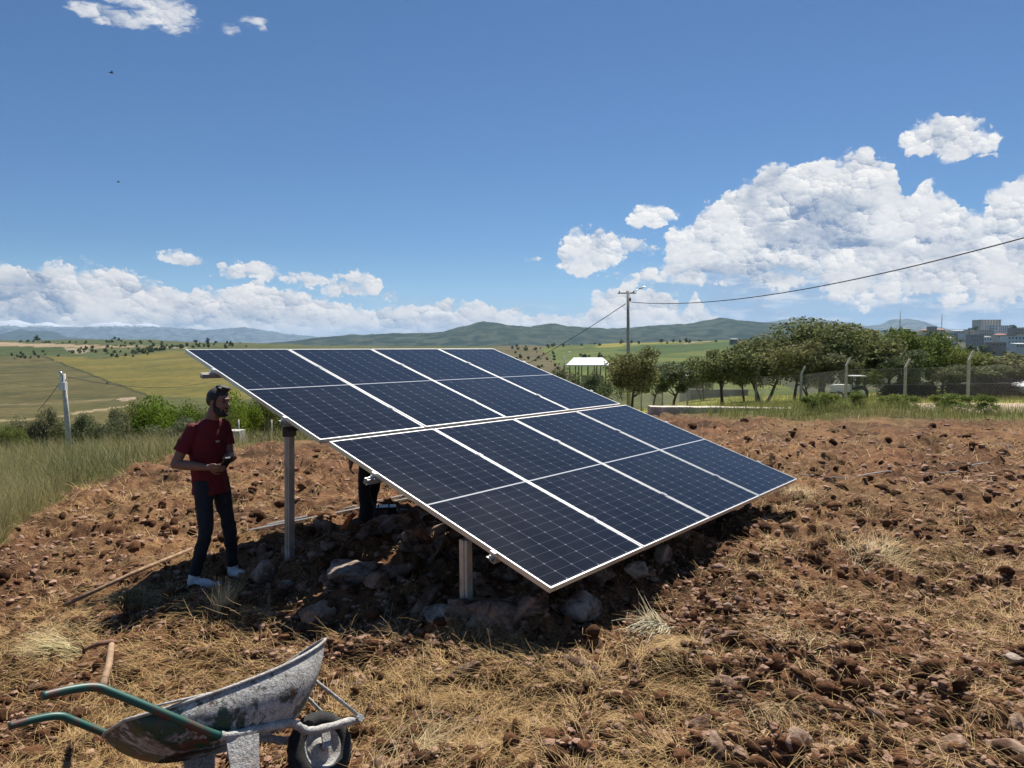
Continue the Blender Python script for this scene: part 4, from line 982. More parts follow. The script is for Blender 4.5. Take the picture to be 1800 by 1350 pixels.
def dots(n, pts, w, lb, grp, dmin=70, dmax=1700, pr=None):
    j = 0; t_ = 0; xs = [p[0] for p in pts]; ys = [p[1] for p in pts]
    while j < n and t_ < n*30:
        t_ += 1; px = tr_.uniform(min(xs), max(xs)); py = tr_.uniform(min(ys), max(ys)); ins = False; k = len(pts)-1
        for i in range(len(pts)):
            xi, yi = pts[i]; xj, yj = pts[k]
            if (yi > py) != (yj > py) and px < (xj-xi)*(py-yi)/(yj-yi+1e-9)+xi: ins = not ins
            k = i
        if not ins: continue
        d = on_slope(px, py, dmin, dmax)
        if d is None: continue
        dot(px, py, d, w*(.6+.9*tr_.random()), lb, grp, pr); j += 1
dots(60, [(0, 601), (440, 601), (440, 612), (320, 612), (200, 606), (0, 603)], 5.5, 'small dark tree on the crest of the left hill', 'trees along the crest of the left hill')
dots(46, [(105, 612), (320, 606), (320, 619), (200, 632), (130, 622)], 6, 'small dark tree in the gully below the left crest', 'trees in the gully on the left hill')
dots(20, [(10, 622), (80, 618), (110, 628), (20, 632)], 5, 'dark shrub at the upper edge of the olive field', 'shrubs along the olive field')
dots(26, [(230, 618), (320, 608), (325, 612), (235, 626)], 7, 'dense dark shrub in the strip above the yellow field', 'shrub strip above the yellow field')
dots(48, [(880, 612), (960, 603), (990, 640), (1000, 690), (960, 660), (900, 630)], 6, 'round shrub on the khaki slope right of the panels', 'shrubs on the khaki slope')
dots(26, [(960, 602), (1300, 596), (1300, 600), (960, 612)], 6, 'tiny dark tree among the green fields in the middle distance', 'trees among the green fields')
dots(10, [(1020, 626), (1060, 622), (1060, 630), (1020, 632)], 7, 'dark shrub in the row across the green field', 'shrub row across the green field')
dots(34, [(1290, 588), (1420, 584), (1420, 606), (1290, 603)], 6, 'dark tree on the far ridge left of the orchard', 'trees on the far ridge left of the orchard')
dots(90, [(1560, 590), (1850, 576), (1850, 628), (1560, 640)], 13, 'green tree between the houses of the far town', 'trees between the houses of the far town', 200, 2400)
for (px, py, w, lb) in [(67, 592, 14, 'largest dark round tree on the left skyline'), (203, 593, 8, 'lone tree on the left skyline, left of the man'), (210, 596, 7, 'low tree beside the lone skyline tree'), (188, 674, 7, 'single shrub halfway down the field boundary'), (258, 696, 9, 'single shrub at the lower end of the field boundary'), (366, 594, 9, 'tree on the skyline above the corner of the panels')]:
    d = on_slope(px, py+w*.45, 70, 1700) or 1300
    dot(px, py, d, w, lb, None, dotA)

# ------------------------------------------------------------------ posts, poles, fence
def pole(name, px, top_py, foot_py, d, r0, r1, m, label, cat, lean=0, sides=10):
    x = (px-900)/FPX*d; zb = gz1(x, d); zt = CAM_Z+(607-top_py)/FPX*d
    o = empty(name, (x, d, zb), label=label, cat=cat); h = zt-zb
    MB().tube([(0, 0, -.3), (lean*h, 0, h)], [r0, r1], sides).obj('shaft', m, o); return o, h
o, h = pole('utility_pole', 1106, 512, 612, 62, .19, .13, M_conc, 'tall concrete utility pole with crossarm and street light behind the panels', 'utility pole', -.015, 8)
PX0 = o.location.copy(); hx = -.015*h
MB().box((hx-.1, 0, h-.18), (1.6, .10, .10)).obj('crossarm', M_conc, o)
for q in (-.75, -.1, .5): MB().tube([(hx+q, 0, h-.13), (hx+q, 0, h+.05)], [.05, .03], 8).obj('insulator', M_dark, o)
a = MB().tube([(hx+.1, 0, h-.25), (hx+.55, 0, h-.02), (hx+1.0, 0, h+.2)], .035, 6).obj('lamp_arm', M_galv, o)
MB().ellipsoid((hx+1.2, 0, h+.28), (.36, .13, .07), Matrix.Rotation(-.35, 3, 'Y')).obj('lamp_head', M_alu, o)
MB().box((hx+.16, -.1, h-.75), (.14, .2, .3)).obj('bracket', M_dark, o)
def wire(name, p, q, sag, r, label):
    pts = [Vector(p)+(Vector(q)-Vector(p))*s_-Vector((0, 0, sag*4*s_*(1-s_))) for s_ in np.linspace(0, 1, 40)]
    o = MB().tube([v-pts[0] for v in pts], r, 5).obj(name, M_black, loc=pts[0]); tag(o, label, 'cable'); return o
w0 = PX0+Vector((hx+.25, 0, h-.95)); qe = at(1960, 373, 24)
wire('overhead_cable', w0, qe, 1.1, .028, 'thick black overhead cable running from the pole to the upper right')
wire('overhead_cable', PX0+Vector((hx-.2, 0, h-1.1)), at(760, 700, 120), 1.5, .03, 'overhead cable dropping from the pole down to the left behind the panels')
o, h = pole('lamp_post', 992, 622, 668, 95, .13, .10, M_conc, 'slim pale lamp post beside the white-roofed shed', 'lamp post')
MB().tube([(0, 0, h-.1), (.5, 0, h+.25), (.8, 0, h+.3)], .05, 6).obj('lamp_arm', M_galv, o)
M_pale = mat('pale_weathered_wood', (.52, .49, .44), .85, vary=.25, vscale=12)
x = (117.5-900)/FPX*19; zb = gz1(x, 19); tp = at(111.5, 657, 19)
o = empty('meter_pole', (x, 19, zb), label='thin pale wooden pole with a white meter box in the left grass', cat='pole'); top = tp-Vector((x, 19, zb))
MB().tube([(0, 0, -.3), top*.5, top], [.075, .065, .05], 9).obj('shaft', M_pale, o)
MB().box(top+Vector((.035, -.09, -.33)), (.17, .12, .21)).obj('meter_box', mat('white_plastic_box', (.72, .72, .70), .5), o)
MB().ellipsoid(top+Vector((-.07, -.02, .03)), (.055, .05, .035)).tube([top+Vector((-.07, -.02, 0)), top+Vector((-.07, -.02, -.22)), top+Vector((0, 0, -.26))], .012, 5).obj('bracket', M_alu, o)
MB().box(top+Vector((.05, 0, -.16)), (.1, .03, .03)).obj('hook', M_galv, o)
wt = Vector((x, 19, zb))+top*.96
wire('guy_wire', wt, at(66, 722, 21), .05, .008, 'thin slack wire from the thin wooden pole down to the left bush')
wire('thin_cable', wt+Vector((.1, 0, 0)), at(380, 668, 30), .3, .008, 'thin cable from the thin wooden pole towards the panels')

# wire fence with bent concrete posts
FP = [(1128, 656, 58), (1165, 652, 54), (1209, 664, 50), (1270, 654, 46.5), (1330, 645, 43), (1409, 643, 38.5), (1488, 627, 35.5), (1592, 630, 34.2), (1703, 616, 32), (1850, 600, 29), (2020, 590, 26.5)]
fence = empty('wire_fence', (0, 0, 0), label='chain-link fence with bent concrete posts in front of the orchard', cat='fence')
PP = []
for (px, tp, d) in FP:
    x = (px-900)/FPX*d; zb = gz1(x, d); zt = CAM_Z+(607-tp)/FPX*d; PP.append((Vector((x, d, zb)), zt-zb))
fence.location = PP[0][0]
for (p, h) in PP:
    mb = MB(); w = .055; hb = h-.42
    prof = [(0, -.3), (0, hb), (.20, h)]
    for s_ in range(2):
        (x0, z0), (x1, z1) = prof[s_], prof[s_+1]; w0_, w1_ = (w, w*.9) if s_ == 0 else (w*.9, w*.7)
        V = [(x0+i*w0_, j*w0_, z0) for i, j in ((-1, -1), (1, -1), (1, 1), (-1, 1))]+[(x1+i*w1_, j*w1_, z1) for i, j in ((-1, -1), (1, -1), (1, 1), (-1, 1))]
        mb.add(V, [(0, 1, 5, 4), (1, 2, 6, 5), (2, 3, 7, 6), (3, 0, 4, 7)]+([(4, 5, 6, 7)] if s_ else [(3, 2, 1, 0)]))
    mb.obj('post', M_conc, fence, loc=p-fence.location)
mb = MB()
def ribbon(a, b, w=.0055):
    d_ = (b-a).normalized(); up = Vector((0, 1, 0)).cross(d_).normalized()*w/2; mb.add([a-up, a+up, b+up, b-up], [(0, 1, 2, 3)])
for (p, h), (q, h2) in zip(PP[:-1], PP[1:]):
    L = (q-p).length; H0_, H1_ = min(h-.55, 1.55), min(h2-.55, 1.55); st = .12
    def pt(s_, z): return p+(q-p)*(s_/L)-fence.location+Vector((0, -.07, .08+z*(H0_+(H1_-H0_)*s_/L)))
    H = (H0_+H1_)/2; k = -H
    while k < L:
        for sg in (1, -1):
            a0, a1 = (k, k+H) if sg > 0 else (k+H, k)
            s0, z0, s1, z1 = a0, 0., a1, 1.
            lo, hi = 0., 1.
            for _ in range(1):
                ts = []
                if s1 != s0:
                    t0, t1 = (0-s0)/(s1-s0), (L-s0)/(s1-s0); lo, hi = max(0, min(t0, t1)), min(1, max(t0, t1))
            if hi-lo > .02: ribbon(pt(s0+(s1-s0)*lo, lo), pt(s0+(s1-s0)*hi, hi))
        k += st
    for z in (0, .5, 1): ribbon(pt(0, z), pt(L, z), .01)
mb.obj('chain_link_mesh', mat('galvanised_wire', (.40, .40, .38), .6, .4), fence)
# low concrete footing under the left part of the fence
cur = [(1128, 55), (1143, 24.5), (1200, 24.8), (1300, 25.2), (1440, 25.6)]
mb = MB(); prev = None
fw = []
for px in np.linspace(1142, 1440, 15):
    d = 24.3+(px-1142)/300*1.6; x = (px-900)/FPX*d; zt = CAM_Z-(713.5+ (px-1142)*.014-607)/FPX*d+tr_.normal()*.012; fw.append((Vector((x, d, zt))))
for a_, b_ in zip(fw[:-1], fw[1:]):
    V = []
    for q in (a_, b_): V += [q+Vector((0, -.28+tr_.normal()*.001, -.9)), q+Vector((0, -.28, 0)), q+Vector((0, .30, .0)), q+Vector((0, .30, -.9))]
    mb.add([v-fw[0] for v in V], [(0, 4, 5, 1), (1, 5, 6, 2), (2, 6, 7, 3)])
mb.add([fw[0]+Vector(q)-fw[0] for q in ((0, -.28, -.9), (0, -.28, 0), (0, .3, 0), (0, .3, -.9))], [(0, 1, 2, 3)])
o = mb.obj('low_concrete_wall', mat('stained_concrete', (.50, .44, .36), .9, vary=.35, vscale=3, bump=.03, bscale=12), loc=fw[0]); tag(o, 'low rough concrete footing wall in front of the fence, right of the lone tree', 'wall')
# brush pile, tractor, buildings near
def heap(name, px0, px1, d, top, mat_, label, cat, n=5200):
    x0, x1 = (px0-900)/FPX*d, (px1-900)/FPX*d; mb = MB(); xs = tr_.uniform(x0, x1, n); q = (xs-x0)/(x1-x0); hh = (CAM_Z+(607-top)/FPX*d)
    for i in range(n):
        env = min(1, 6*min(q[i], 1-q[i]))**.5*(.8+.3*math.sin(q[i]*23)*math.sin(q[i]*9)); y = d+tr_.normal()*.6; g0 = gz1(xs[i], y) if i % 8 == 0 else g0
        z = g0+tr_.random()**.7*(hh-g0)*env; dr = Vector((tr_.normal(), tr_.normal(), tr_.normal()*.6)).normalized()*(.12+.22*tr_.random()); c = Vector((xs[i]-x0, y-d, z-CAM_Z)); s_ = Vector((0, 0, .014))
        mb.add([c-dr-s_, c-dr+s_, c+dr+s_, c+dr-s_], [(0, 1, 2, 3)])
    for k in range(60):
        xx = x0+(x1-x0)*(k+.5)/60; g1 = gz1(xx, d); env = min(1, 6*min((k+.5)/60, 1-(k+.5)/60))**.5
        mb.ellipsoid((xx-x0, 0, g1-CAM_Z+(hh-g1)*env*.35), ((x1-x0)/70, .6, (hh-g1)*env*.45), nu=8, nv=6)
    o = mb.obj(name, mat_, loc=(x0, d, CAM_Z)); tag(o, label, cat); return o
M_brush = mat('dead_branches', (.085, .07, .065), .9, vary=.5, vscale=6)
heap('brush_pile', 1672, 1800, 41, 664, M_brush, 'long dark pile of cut branches on the right, under the grey trees', 'brush pile')
heap('brush_pile', 1560, 1640, 44, 668, M_brush, 'shorter dark pile of cut branches between the two fence posts', 'brush pile', 2600)
M_white = mat('white_paint', (.62, .62, .60), .45, vary=.05, vscale=3); M_glass = mat('dark_glass', (.02, .025, .03), .08, spec=.8)
# tractor
d = 37.3; x = (1489-900)/FPX*d; tz = CAM_Z-(688-607)/FPX*d
tz = max(tz, gz1(x, d)); tr0 = empty('tractor', (x, d, gz1(x, d)), 0, label='white tractor with a canopy parked under the orchard trees', cat='tractor')
tr0.scale = (.64,)*3
MB().box((-.35, 0, 1.0), (1.5, .8, .6)).box((-1.12, 0, .95), (.08, .7, .5)).obj('bonnet', M_white, tr0)
MB().box((.75, 0, 2.0), (1.15, 1.3, .09)).obj('canopy', M_white, tr0)
cb = MB()
for i, j in ((.25, -.5), (.25, .5), (1.2, -.5), (1.2, .5)): cb.tube([(i, j, .9), (i, j, 2.0)], .04, 6)
cb.obj('canopy_frame', M_dark, tr0)
MB().box((.75, 0, .85), (.8, .9, .5)).obj('seat_deck', M_dark, tr0)
for nm, xx, rr0, yy in (('wheel', .85, .62, .62), ('wheel', .85, .62, -.62), ('wheel', -.85, .38, .55), ('wheel', -.85, .38, -.55)):
    wmb = MB(); s_ = .16
    wmb.tube([(xx, yy-s_, rr0), (xx, yy-s_*.8, rr0), (xx, yy+s_*.8, rr0), (xx, yy+s_, rr0)], [rr0*.88, rr0, rr0, rr0*.88], 20)
    wo_ = wmb.obj(nm, M_black, tr0); MB().tube([(xx, yy-s_-.02, rr0), (xx, yy+s_+.02, rr0)], rr0*.5, 16).obj('rim', M_white, wo_)
# white car at the right edge, mostly outside the frame
d = 40; x = (1858-900)/FPX*d; cz = gz1(x, d)
car = empty('parked_car', (x, d, cz), 0, label='white car at the right edge beyond the brush pile', cat='car')
def car_body():
    prof = [(-2.1, .45), (-2.15, .75), (-1.9, .92), (-1.1, 1.0), (-.5, 1.42), (.9, 1.45), (1.6, 1.05), (2.1, .98), (2.15, .5), (1.9, .35), (-1.9, .35)]
    V = []; 
    for y, k in ((-.8, 0), (.8, 0)): V += [(px_, y*(.84 if pz_ > 1.2 else 1), pz_) for px_, pz_ in prof]
    n = len(prof); F = [tuple(range(n)), tuple(reversed(range(n, 2*n)))]+[(i, i+n, (i+1) % n+n, (i+1) % n) for i in range(n)]
    return MB().add(V, F)
cbd = car_body().obj('body', M_white, car); bv = cbd.modifiers.new('b', 'BEVEL'); bv.width = .06; bv.segments = 2
for y in (-.775, .775): MB().add([(-.95, y, 1.02), (-.5, y*.9, 1.36), (.85, y*.9, 1.38), (1.35, y, 1.05), (-.95, y*.97, 1.02), (-.5, y*.87, 1.36), (.85, y*.87, 1.38), (1.35, y*.97, 1.05)], [(0, 1, 2, 3), (7, 6, 5, 4), (0, 4, 5, 1), (1, 5, 6, 2), (2, 6, 7, 3), (3, 7, 4, 0)]).obj('window', M_glass, car)
for xx in (-1.35, 1.3):
    for y in (-.78, .78): MB().tube([(xx, y-.1, .33), (xx, y+.1, .33)], .33, 18).obj('wheel', M_black, car)

def building(name, px0, px1, top_py, base_py, d, m, label, cat, depth=None, nw=(5, 3), roof='flat', roofm=None, wm=None, ww=.45, wh=.45, slab=None, deep=2.0):
    x0, x1 = (px0-900)/FPX*d, (px1-900)/FPX*d; W = x1-x0; zt = CAM_Z+(607-top_py)/FPX*d; zb = CAM_Z+(607-base_py)/FPX*d; H = zt-zb; D = depth or W*.7
    o = empty(name, ((x0+x1)/2, d, zb), label=label, cat=cat)
    MB().box((0, D/2, (H-deep)/2), (W, D, H+deep)).obj('wall', m, o)
    if roof == 'flat': MB().box((0, D/2, H+.15), (W*1.03+.3, D*1.03+.3, .3)).obj('roof', roofm or m, o)
    elif roof == 'gable':
        a = W/2+.5; b = D+.5; hh = min(W, D)*.16
        MB().add([(-a, -.5, H), (a, -.5, H), (a, b, H), (-a, b, H), (-a*.6, D/2, H+hh), (a*.6, D/2, H+hh)], [(0, 1, 5, 4), (1, 2, 5), (2, 3, 4, 5), (3, 0, 4), (3, 2, 1, 0)]).obj('roof', roofm or m, o)
    elif roof == 'shed':
        MB().add([(-W/2-.6, -1, H-.1), (W/2+.6, -1, H-.1), (W/2+.2, D+.6, H+D*.07), (-W/2-.2, D+.6, H+D*.07), (-W/2-.6, -1, H+.05), (W/2+.6, -1, H+.05), (W/2+.2, D+.6, H+D*.07+.15), (-W/2-.2, D+.6, H+D*.07+.15)], [(3, 2, 1, 0), (4, 5, 6, 7), (0, 1, 5, 4), (1, 2, 6, 5), (2, 3, 7, 6), (3, 0, 4, 7)]).obj('roof', roofm or m, o)
    nx, nz = nw
    for j in range(nz):
        for i in range(nx):
            cw = W/nx; chh = H/max(nz, 1)
            MB().box(((i+.5)*cw-W/2, -.03, (j+.52)*chh), (cw*ww, .12, chh*wh)).obj('window', wm or M_win, o)
        if slab and j: MB().box((0, -.45, j*H/nz), (W*.96, .9, .18)).obj('balcony', slab, o)
    return o
M_win = mat('window_glass', (.12, .13, .14), .15, spec=.6)
W1 = mat('white_render', (.80, .79, .76), .85, vary=.12, vscale=.3); W2 = mat('beige_render', (.68, .59, .49), .85, vary=.12, vscale=.3); W3 = mat('grey_render', (.30, .29, .28), .85, vary=.15, vscale=.3)
W4 = mat('brown_render', (.42, .30, .24), .85, vary=.12, vscale=.3); RT = mat('red_roof_tiles', (.42, .16, .08), .8, vary=.2, vscale=1); RW = mat('white_metal_roof', (.60, .61, .60), .4, vary=.04, vscale=.5)
d = 92; x0, x1 = (995-900)/FPX*d, (1075-900)/FPX*d; zr = CAM_Z+(607-643)/FPX*d; zg = gz1((x0+x1)/2, d); sh = empty('shed', ((x0+x1)/2, d, zg), label='open shed with a flat white metal roof on thin posts behind the panels', cat='shed'); W = x1-x0; H = zr-zg
MB().add([(-W/2, 0, H), (W/2, 0, H), (W/2-.3, 7, H+.85), (-W/2+1.6, 7, H+.85), (-W/2, 0, H+.14), (W/2, 0, H+.14), (W/2-.3, 7, H+.99), (-W/2+1.6, 7, H+.99)], [(3, 2, 1, 0), (4, 5, 6, 7), (0, 1, 5, 4), (1, 2, 6, 5), (2, 3, 7, 6), (3, 0, 4, 7)]).obj('roof', RW, sh)
for i in range(5):
    for y_ in (.3, 6.5): MB().box((-W/2+.5+(W-1.2)*i/4 if y_ < 1 else -W/2+1.8+(W-2.4)*i/4, y_, H/2), (.12, .12, H-.05)).obj('post', M_dark, sh)
MB().box((W*.18, 5, H*.40), (W*.5, .2, H*.8)).obj('back_wall', W3, sh)
building('low_building', 1216, 1238, 664, 690, 84, W3, 'low building with a white corrugated roof right of the lone tree', 'building', 6, (1, 1), 'shed', RW)
o = building('grey_wall', 1214, 1316, 684, 706, 74, W3, 'long grey wall behind the orchard trunks', 'wall', .3, (0, 0), 'none', None)
o = building('concrete_block', 390, 418, 758, 785, 21, M_conc, 'broken concrete block behind the man in red', 'block', .5, (0, 0), 'none', deep=.6)
T = [(1722, 1757, 562, 584, 1500, W2, 'tallest town building, a beige block with rows of windows on the right skyline', (7, 6), 'flat', None), (1736, 1752, 571, 580, 1440, W1, 'white block in front of the tallest town building', (3, 2), 'flat', None),
 (1753, 1774, 572, 584, 1460, W1, 'white apartment block right of the tallest town building', (6, 4), 'flat', None), (1779, 1800, 577, 588, 1400, W4, 'brown building at the right edge of the skyline', (5, 2), 'flat', None),
 (1632, 1645, 574, 588, 1250, W4, 'brown tower house left of the town', (3, 4), 'flat', None), (1619, 1632, 580, 590, 1300, W2, 'red-roofed house left of the brown tower house', (3, 2), 'gable', RT),
 (1645, 1660, 579, 590, 1280, W2, 'red-roofed house right of the brown tower house', (3, 2), 'gable', RT), (1677, 1702, 581, 588, 1350, W1, 'long low white building on the town skyline', (8, 1), 'shed', RW),
 (1720, 1744, 580, 594, 1200, W2, 'beige flats below the tallest town building', (6, 3), 'flat', None), (1700, 1719, 580, 596, 1220, W2, 'beige house left of the beige flats', (4, 2), 'flat', None),
 (1634, 1660, 588, 600, 1000, W3, 'grey unfinished house left of the white villa', (6, 2), 'flat', None), (1652, 1678, 594, 604, 880, W1, 'white villa with a grey upper floor above the orchard', (3, 1), 'gable', W3),
 (1706, 1728, 588, 600, 1050, W3, 'grey row house in the middle of the town', (5, 2), 'flat', None), (1770, 1800, 590, 606, 800, W1, 'large white house with a balcony at the right edge', (5, 2), 'flat', W3),
 (1800, 1830, 588, 606, 820, W2, 'beige house just beyond the right edge of the view', (5, 2), 'flat', None), (1752, 1768, 588, 596, 1000, W2, 'low tan house left of the large white house', (3, 1), 'gable', RT),
 (1742, 1768, 602, 609, 620, W4, 'long brown barn under the large white house', (4, 1), 'flat', W3), (1728, 1742, 592, 600, 1080, W1, 'small white house in the middle of the town', (3, 1), 'gable', W3),
 (1588, 1600, 577, 586, 1300, W1, 'white roof rising just over the orchard crowns', (3, 1), 'shed', RW), (1284, 1296, 596, 602, 700, W3, 'dark farmhouse on the ridge beyond the green fields', (3, 1), 'gable', W3),
 (1668, 1682, 586, 594, 1150, W3, 'grey house between the villa and the skyline building', (4, 2), 'flat', None), (1785, 1808, 604, 612, 500, RW, 'low white-roofed warehouse at the right edge above the trees', (4, 1), 'shed', RW)]
for (a0, a1, tp, bs, d, m, lb, nw, rf, rm) in T: building('town_building', a0, a1, tp, bs, d, m, lb, 'building', None, nw, rf, rm, slab=None, deep=14)
for (px, tp, bs, d, lb) in [(1580, 547, 590, 1300, 'lattice radio mast above the orchard crowns, the left one'), (1653, 552, 590, 1350, 'lattice radio mast beside the brown tower house, the right one')]:
    x = (px-900)/FPX*d; zb = CAM_Z+(607-bs)/FPX*d; h = (bs-tp)/FPX*d; mb = MB(); n = 12
    for i in range(3):
        a = i*2.094; mb.tube([(1.5*math.cos(a), 1.5*math.sin(a), 0), (.5*math.cos(a), .5*math.sin(a), h)], .2, 4)
        for k in range(n):
            r0, r1 = 1.5-1.0*k/n, 1.5-1.0*(k+1)/n; b = a+2.094
            mb.tube([(r0*math.cos(a), r0*math.sin(a), h*k/n), (r1*math.cos(b), r1*math.sin(b), h*(k+1)/n)], .12, 4)
    o = empty('radio_mast', (x, d, zb), label=lb, cat='mast'); mb.obj('lattice', M_galv, o); MB().tube([(0, 0, h), (0, 0, h*1.1)], .15, 5).obj('antenna', M_galv, o)
# low fence and stakes on the left beyond the field
d = 24; lf = empty('low_fence', at(430, 775, d), label='low dark netting fence with thin stakes behind the left post', cat='fence'); zz = gz1(lf.location.x, d); lf.location.z = zz
x1_ = (575-430)/FPX*d
V = [(0, 0, .05), (x1_, .8, .05), (x1_, .8, .42), (0, 0, .30)]; MB().add(V+[(a, b+.012, c) for a, b, c in V], [(0, 1, 2, 3), (7, 6, 5, 4), (0, 4, 5, 1), (3, 2, 6, 7), (0, 3, 7, 4), (1, 5, 6, 2)]).obj('netting', mat('dark_netting', (.05, .055, .05), .9), lf)
for k, q in enumerate((-.22, .9, 1.7, 2.5)): MB().tube([(q, .03, -.1), (q+.02, .03, .85)], .022, 6).obj('stake', M_pale, lf)
for (px, py, d, s_, lb) in [(196, 128, 40, 1, 'dark swift flying high in the upper left sky'), (208, 320, 55, 1, 'dark swift flying lower, above the left clouds'), (591, 475, 120, .9, 'tiny bird above the small cumulus left of centre')]:
    p = at(px, py, d); bd = empty('bird', p, .6, label=lb, cat='bird')
    bm_ = MB(); bm_.ellipsoid((0, 0, 0), (.085, .028, .026)); bm_.add([(-.06, 0, 0), (-.15, .03, .0), (-.13, 0, .006), (-.15, -.03, 0)], [(0, 1, 2), (0, 2, 3)])
    for s2 in (-1, 1): bm_.add([(.04, 0, .01), (-.03, 0, .01), (-.01, .10*s2, .05), (-.10, .20*s2, .03), (.03, .09*s2, .055)], [(0, 1, 2, 4), (4, 2, 3)]); 
    bm_.obj('body', M_black, bd); bd.scale = (s_*1.3,)*3
#@@PART4
# ------------------------------------------------------------------ people
M_skin = mat('skin', (.22, .115, .075), .55, vary=.08, vscale=20); M_red = mat('red_cotton', (.125, .006, .010), .85, vary=.12, vscale=14, bump=.004, bscale=22)
M_jean = mat('dark_denim', (.011, .014, .020), .85, vary=.3, vscale=9, bump=.004, bscale=30); M_shoe = mat('white_leather', (.70, .69, .67), .55, vary=.08, vscale=20); M_sole = mat('shoe_sole', (.55, .54, .50), .7)
M_hair = mat('black_hair', (.012, .010, .009), .55, bump=.006, bscale=120); M_dkcl = mat('black_cloth', (.012, .012, .013), .9, bump=.006, bscale=20); M_device = mat('black_plastic', (.02, .02, .022), .35)
M_printw = mat('grey_print', (.45, .40, .40), .8)
def hand(mb, wrist, dirv, palmn, thumb_side, curl=.5, s=1.0):
    """palm, four bent fingers of different length and a thumb leaving the side of the palm"""
    f = Vector(dirv).normalized(); n = Vector(palmn); n = (n-f*n.dot(f)).normalized(); sd = n.cross(f)*thumb_side; w = Vector(wrist)
    M = Matrix((f, sd, n)).transposed()
    mb.ellipsoid(w+f*.050*s, (.056*s, .043*s, .018*s), M); mb.cap(w-f*.02*s, w+f*.03*s, .026*s, .026*s)
    for off, L in ((.030, .070), (.010, .078), (-.011, .073), (-.030, .058)):
        p = w+f*.088*s+sd*off*s; d_ = f.copy(); r = .0088*s
        for k, fr_ in enumerate((.45, .32, .23)):
            a = curl*(.55+.35*k); d_ = (f*math.cos(curl*(k+1)*.62)+n*math.sin(curl*(k+1)*.62)).normalized(); q = p+d_*L*fr_*s; mb.cap(p, q, r, r*.93, 8); p = q; r *= .93
    p = w+f*.030*s+sd*.034*s; q = p+(f*.55+sd*.75+n*.35).normalized()*.036*s; mb.cap(p, q, .012*s, .0105*s, 8); mb.cap(q, q+(f*.9+sd*.25+n*.45).normalized()*.032*s, .0105*s, .009*s, 8)
def head(mb, c, fwd, s=1.0):
    """skull, jaw, nose, brow, lips, ears; c is the middle of the head"""
    f = Vector(fwd).normalized(); up = Vector((0, 0, 1)); r = f.cross(up).normalized(); up = r.cross(f); M = Matrix((f, -r, up)).transposed(); c = Vector(c)
    P = lambda a, b, z: c+f*a*s-r*b*s+up*z*s
    mb.ellipsoid(P(-.012, 0, .03), (.096*s, .076*s, .088*s), M, 18, 12); mb.ellipsoid(P(.022, 0, -.035), (.068*s, .060*s, .078*s), M, 16, 10)
    mb.ellipsoid(P(.062, 0, -.092), (.026*s, .026*s, .020*s), M); mb.cap(P(.084, 0, .018), P(.104, 0, -.022), .009*s, .013*s, 8)
    for b in (-.013, .013): mb.ellipsoid(P(.094, b, -.026), (.010*s, .009*s, .008*s), M, 8, 6)
    mb.ellipsoid(P(.080, 0, .036), (.014*s, .046*s, .010*s), M)
    for b in (-.034, .034): mb.ellipsoid(P(.062, b, -.018), (.024*s, .020*s, .022*s), M)
    mb.ellipsoid(P(.086, 0, -.052), (.010*s, .022*s, .0055*s), M); mb.ellipsoid(P(.083, 0, -.063), (.010*s, .019*s, .006*s), M)
    for b in (-.077, .077): mb.ellipsoid(P(-.004, b, -.006), (.017*s, .008*s, .030*s), M)
    for b in (-.05, .05): mb.cap(P(-.01, b, -.05), P(.05, b*.55, -.088), .022*s, .018*s, 8)
    return P, M
# --- the man in the red T-shirt; metres from the point between his feet: x right in the photo, y away, z up
mz = gz1(-2.62, 6.12); man = empty('person', (-2.62, 6.12, min(mz, CAM_Z-2.07)), label='standing bearded man in a red T-shirt, dark jeans and white trainers holding a black device', cat='person')
man.location.x = (362-900)/FPX*6.12*1.0; man.location.z = CAM_Z-(1034-607)/FPX*6.12*.99
MZ = man.location.z
Fd = Vector((.87, -.49, 0)); Rt = Vector((-.49, -.87, 0)); C0 = Vector((-.005, .03, 0))
shR = C0+Rt*.155+Vector((0, 0, 1.365)); shL = C0-Rt*.155+Vector((0, 0, 1.37)); elR = Vector((-.195, -.19, 1.075)); wrR = Vector((.10, -.24, 1.055)); elL = Vector((.14, .12, 1.10)); wrL = Vector((.20, -.10, 1.105))
hpR = Vector((-.02, -.052, .90)); hpL = Vector((.05, .082, .90)); knR = Vector((.035, -.16, .475)); knL = Vector((.145, .06, .49)); anR = Vector((-.085, -.14, .09)); anL = Vector((.14, .14, .09))
hc = Vector((.105, .0, 1.585)); Hf = Vector((.95, -.30, -.12))
b = MB()
P, HM = head(b, hc, Hf)
b.cap((.01, .01, 1.36), (.07, .005, 1.52), .062, .054); b.ellipsoid((-.01, .02, 1.20), (.105, .155, .20), Matrix.Rotation(-.51, 3, 'Z')); b.ellipsoid((.005, .02, .95), (.10, .15, .13), Matrix.Rotation(-.51, 3, 'Z'))
for s_, e_, w_ in ((shR, elR, wrR), (shL, elL, wrL)): b.cap(s_, e_, .050, .040); b.cap(e_, e_+(w_-e_)*.35, .040, .043); b.cap(e_+(w_-e_)*.35, w_, .043, .027)
hand(b, wrR, Vector((.95, -.05, -.05)), Vector((.1, .95, .3)), 1, .95); hand(b, wrL, Vector((.75, -.60, -.10)), Vector((-.3, -.3, .9)), -1, .8)
for h_, k_, a_ in ((hpR, knR, anR), (hpL, knL, anL)): b.cap(h_, k_, .060, .040); b.cap(k_, a_, .036, .028)
body = remeshed(b, 'body', .0055, 4, .5, M_skin, man)
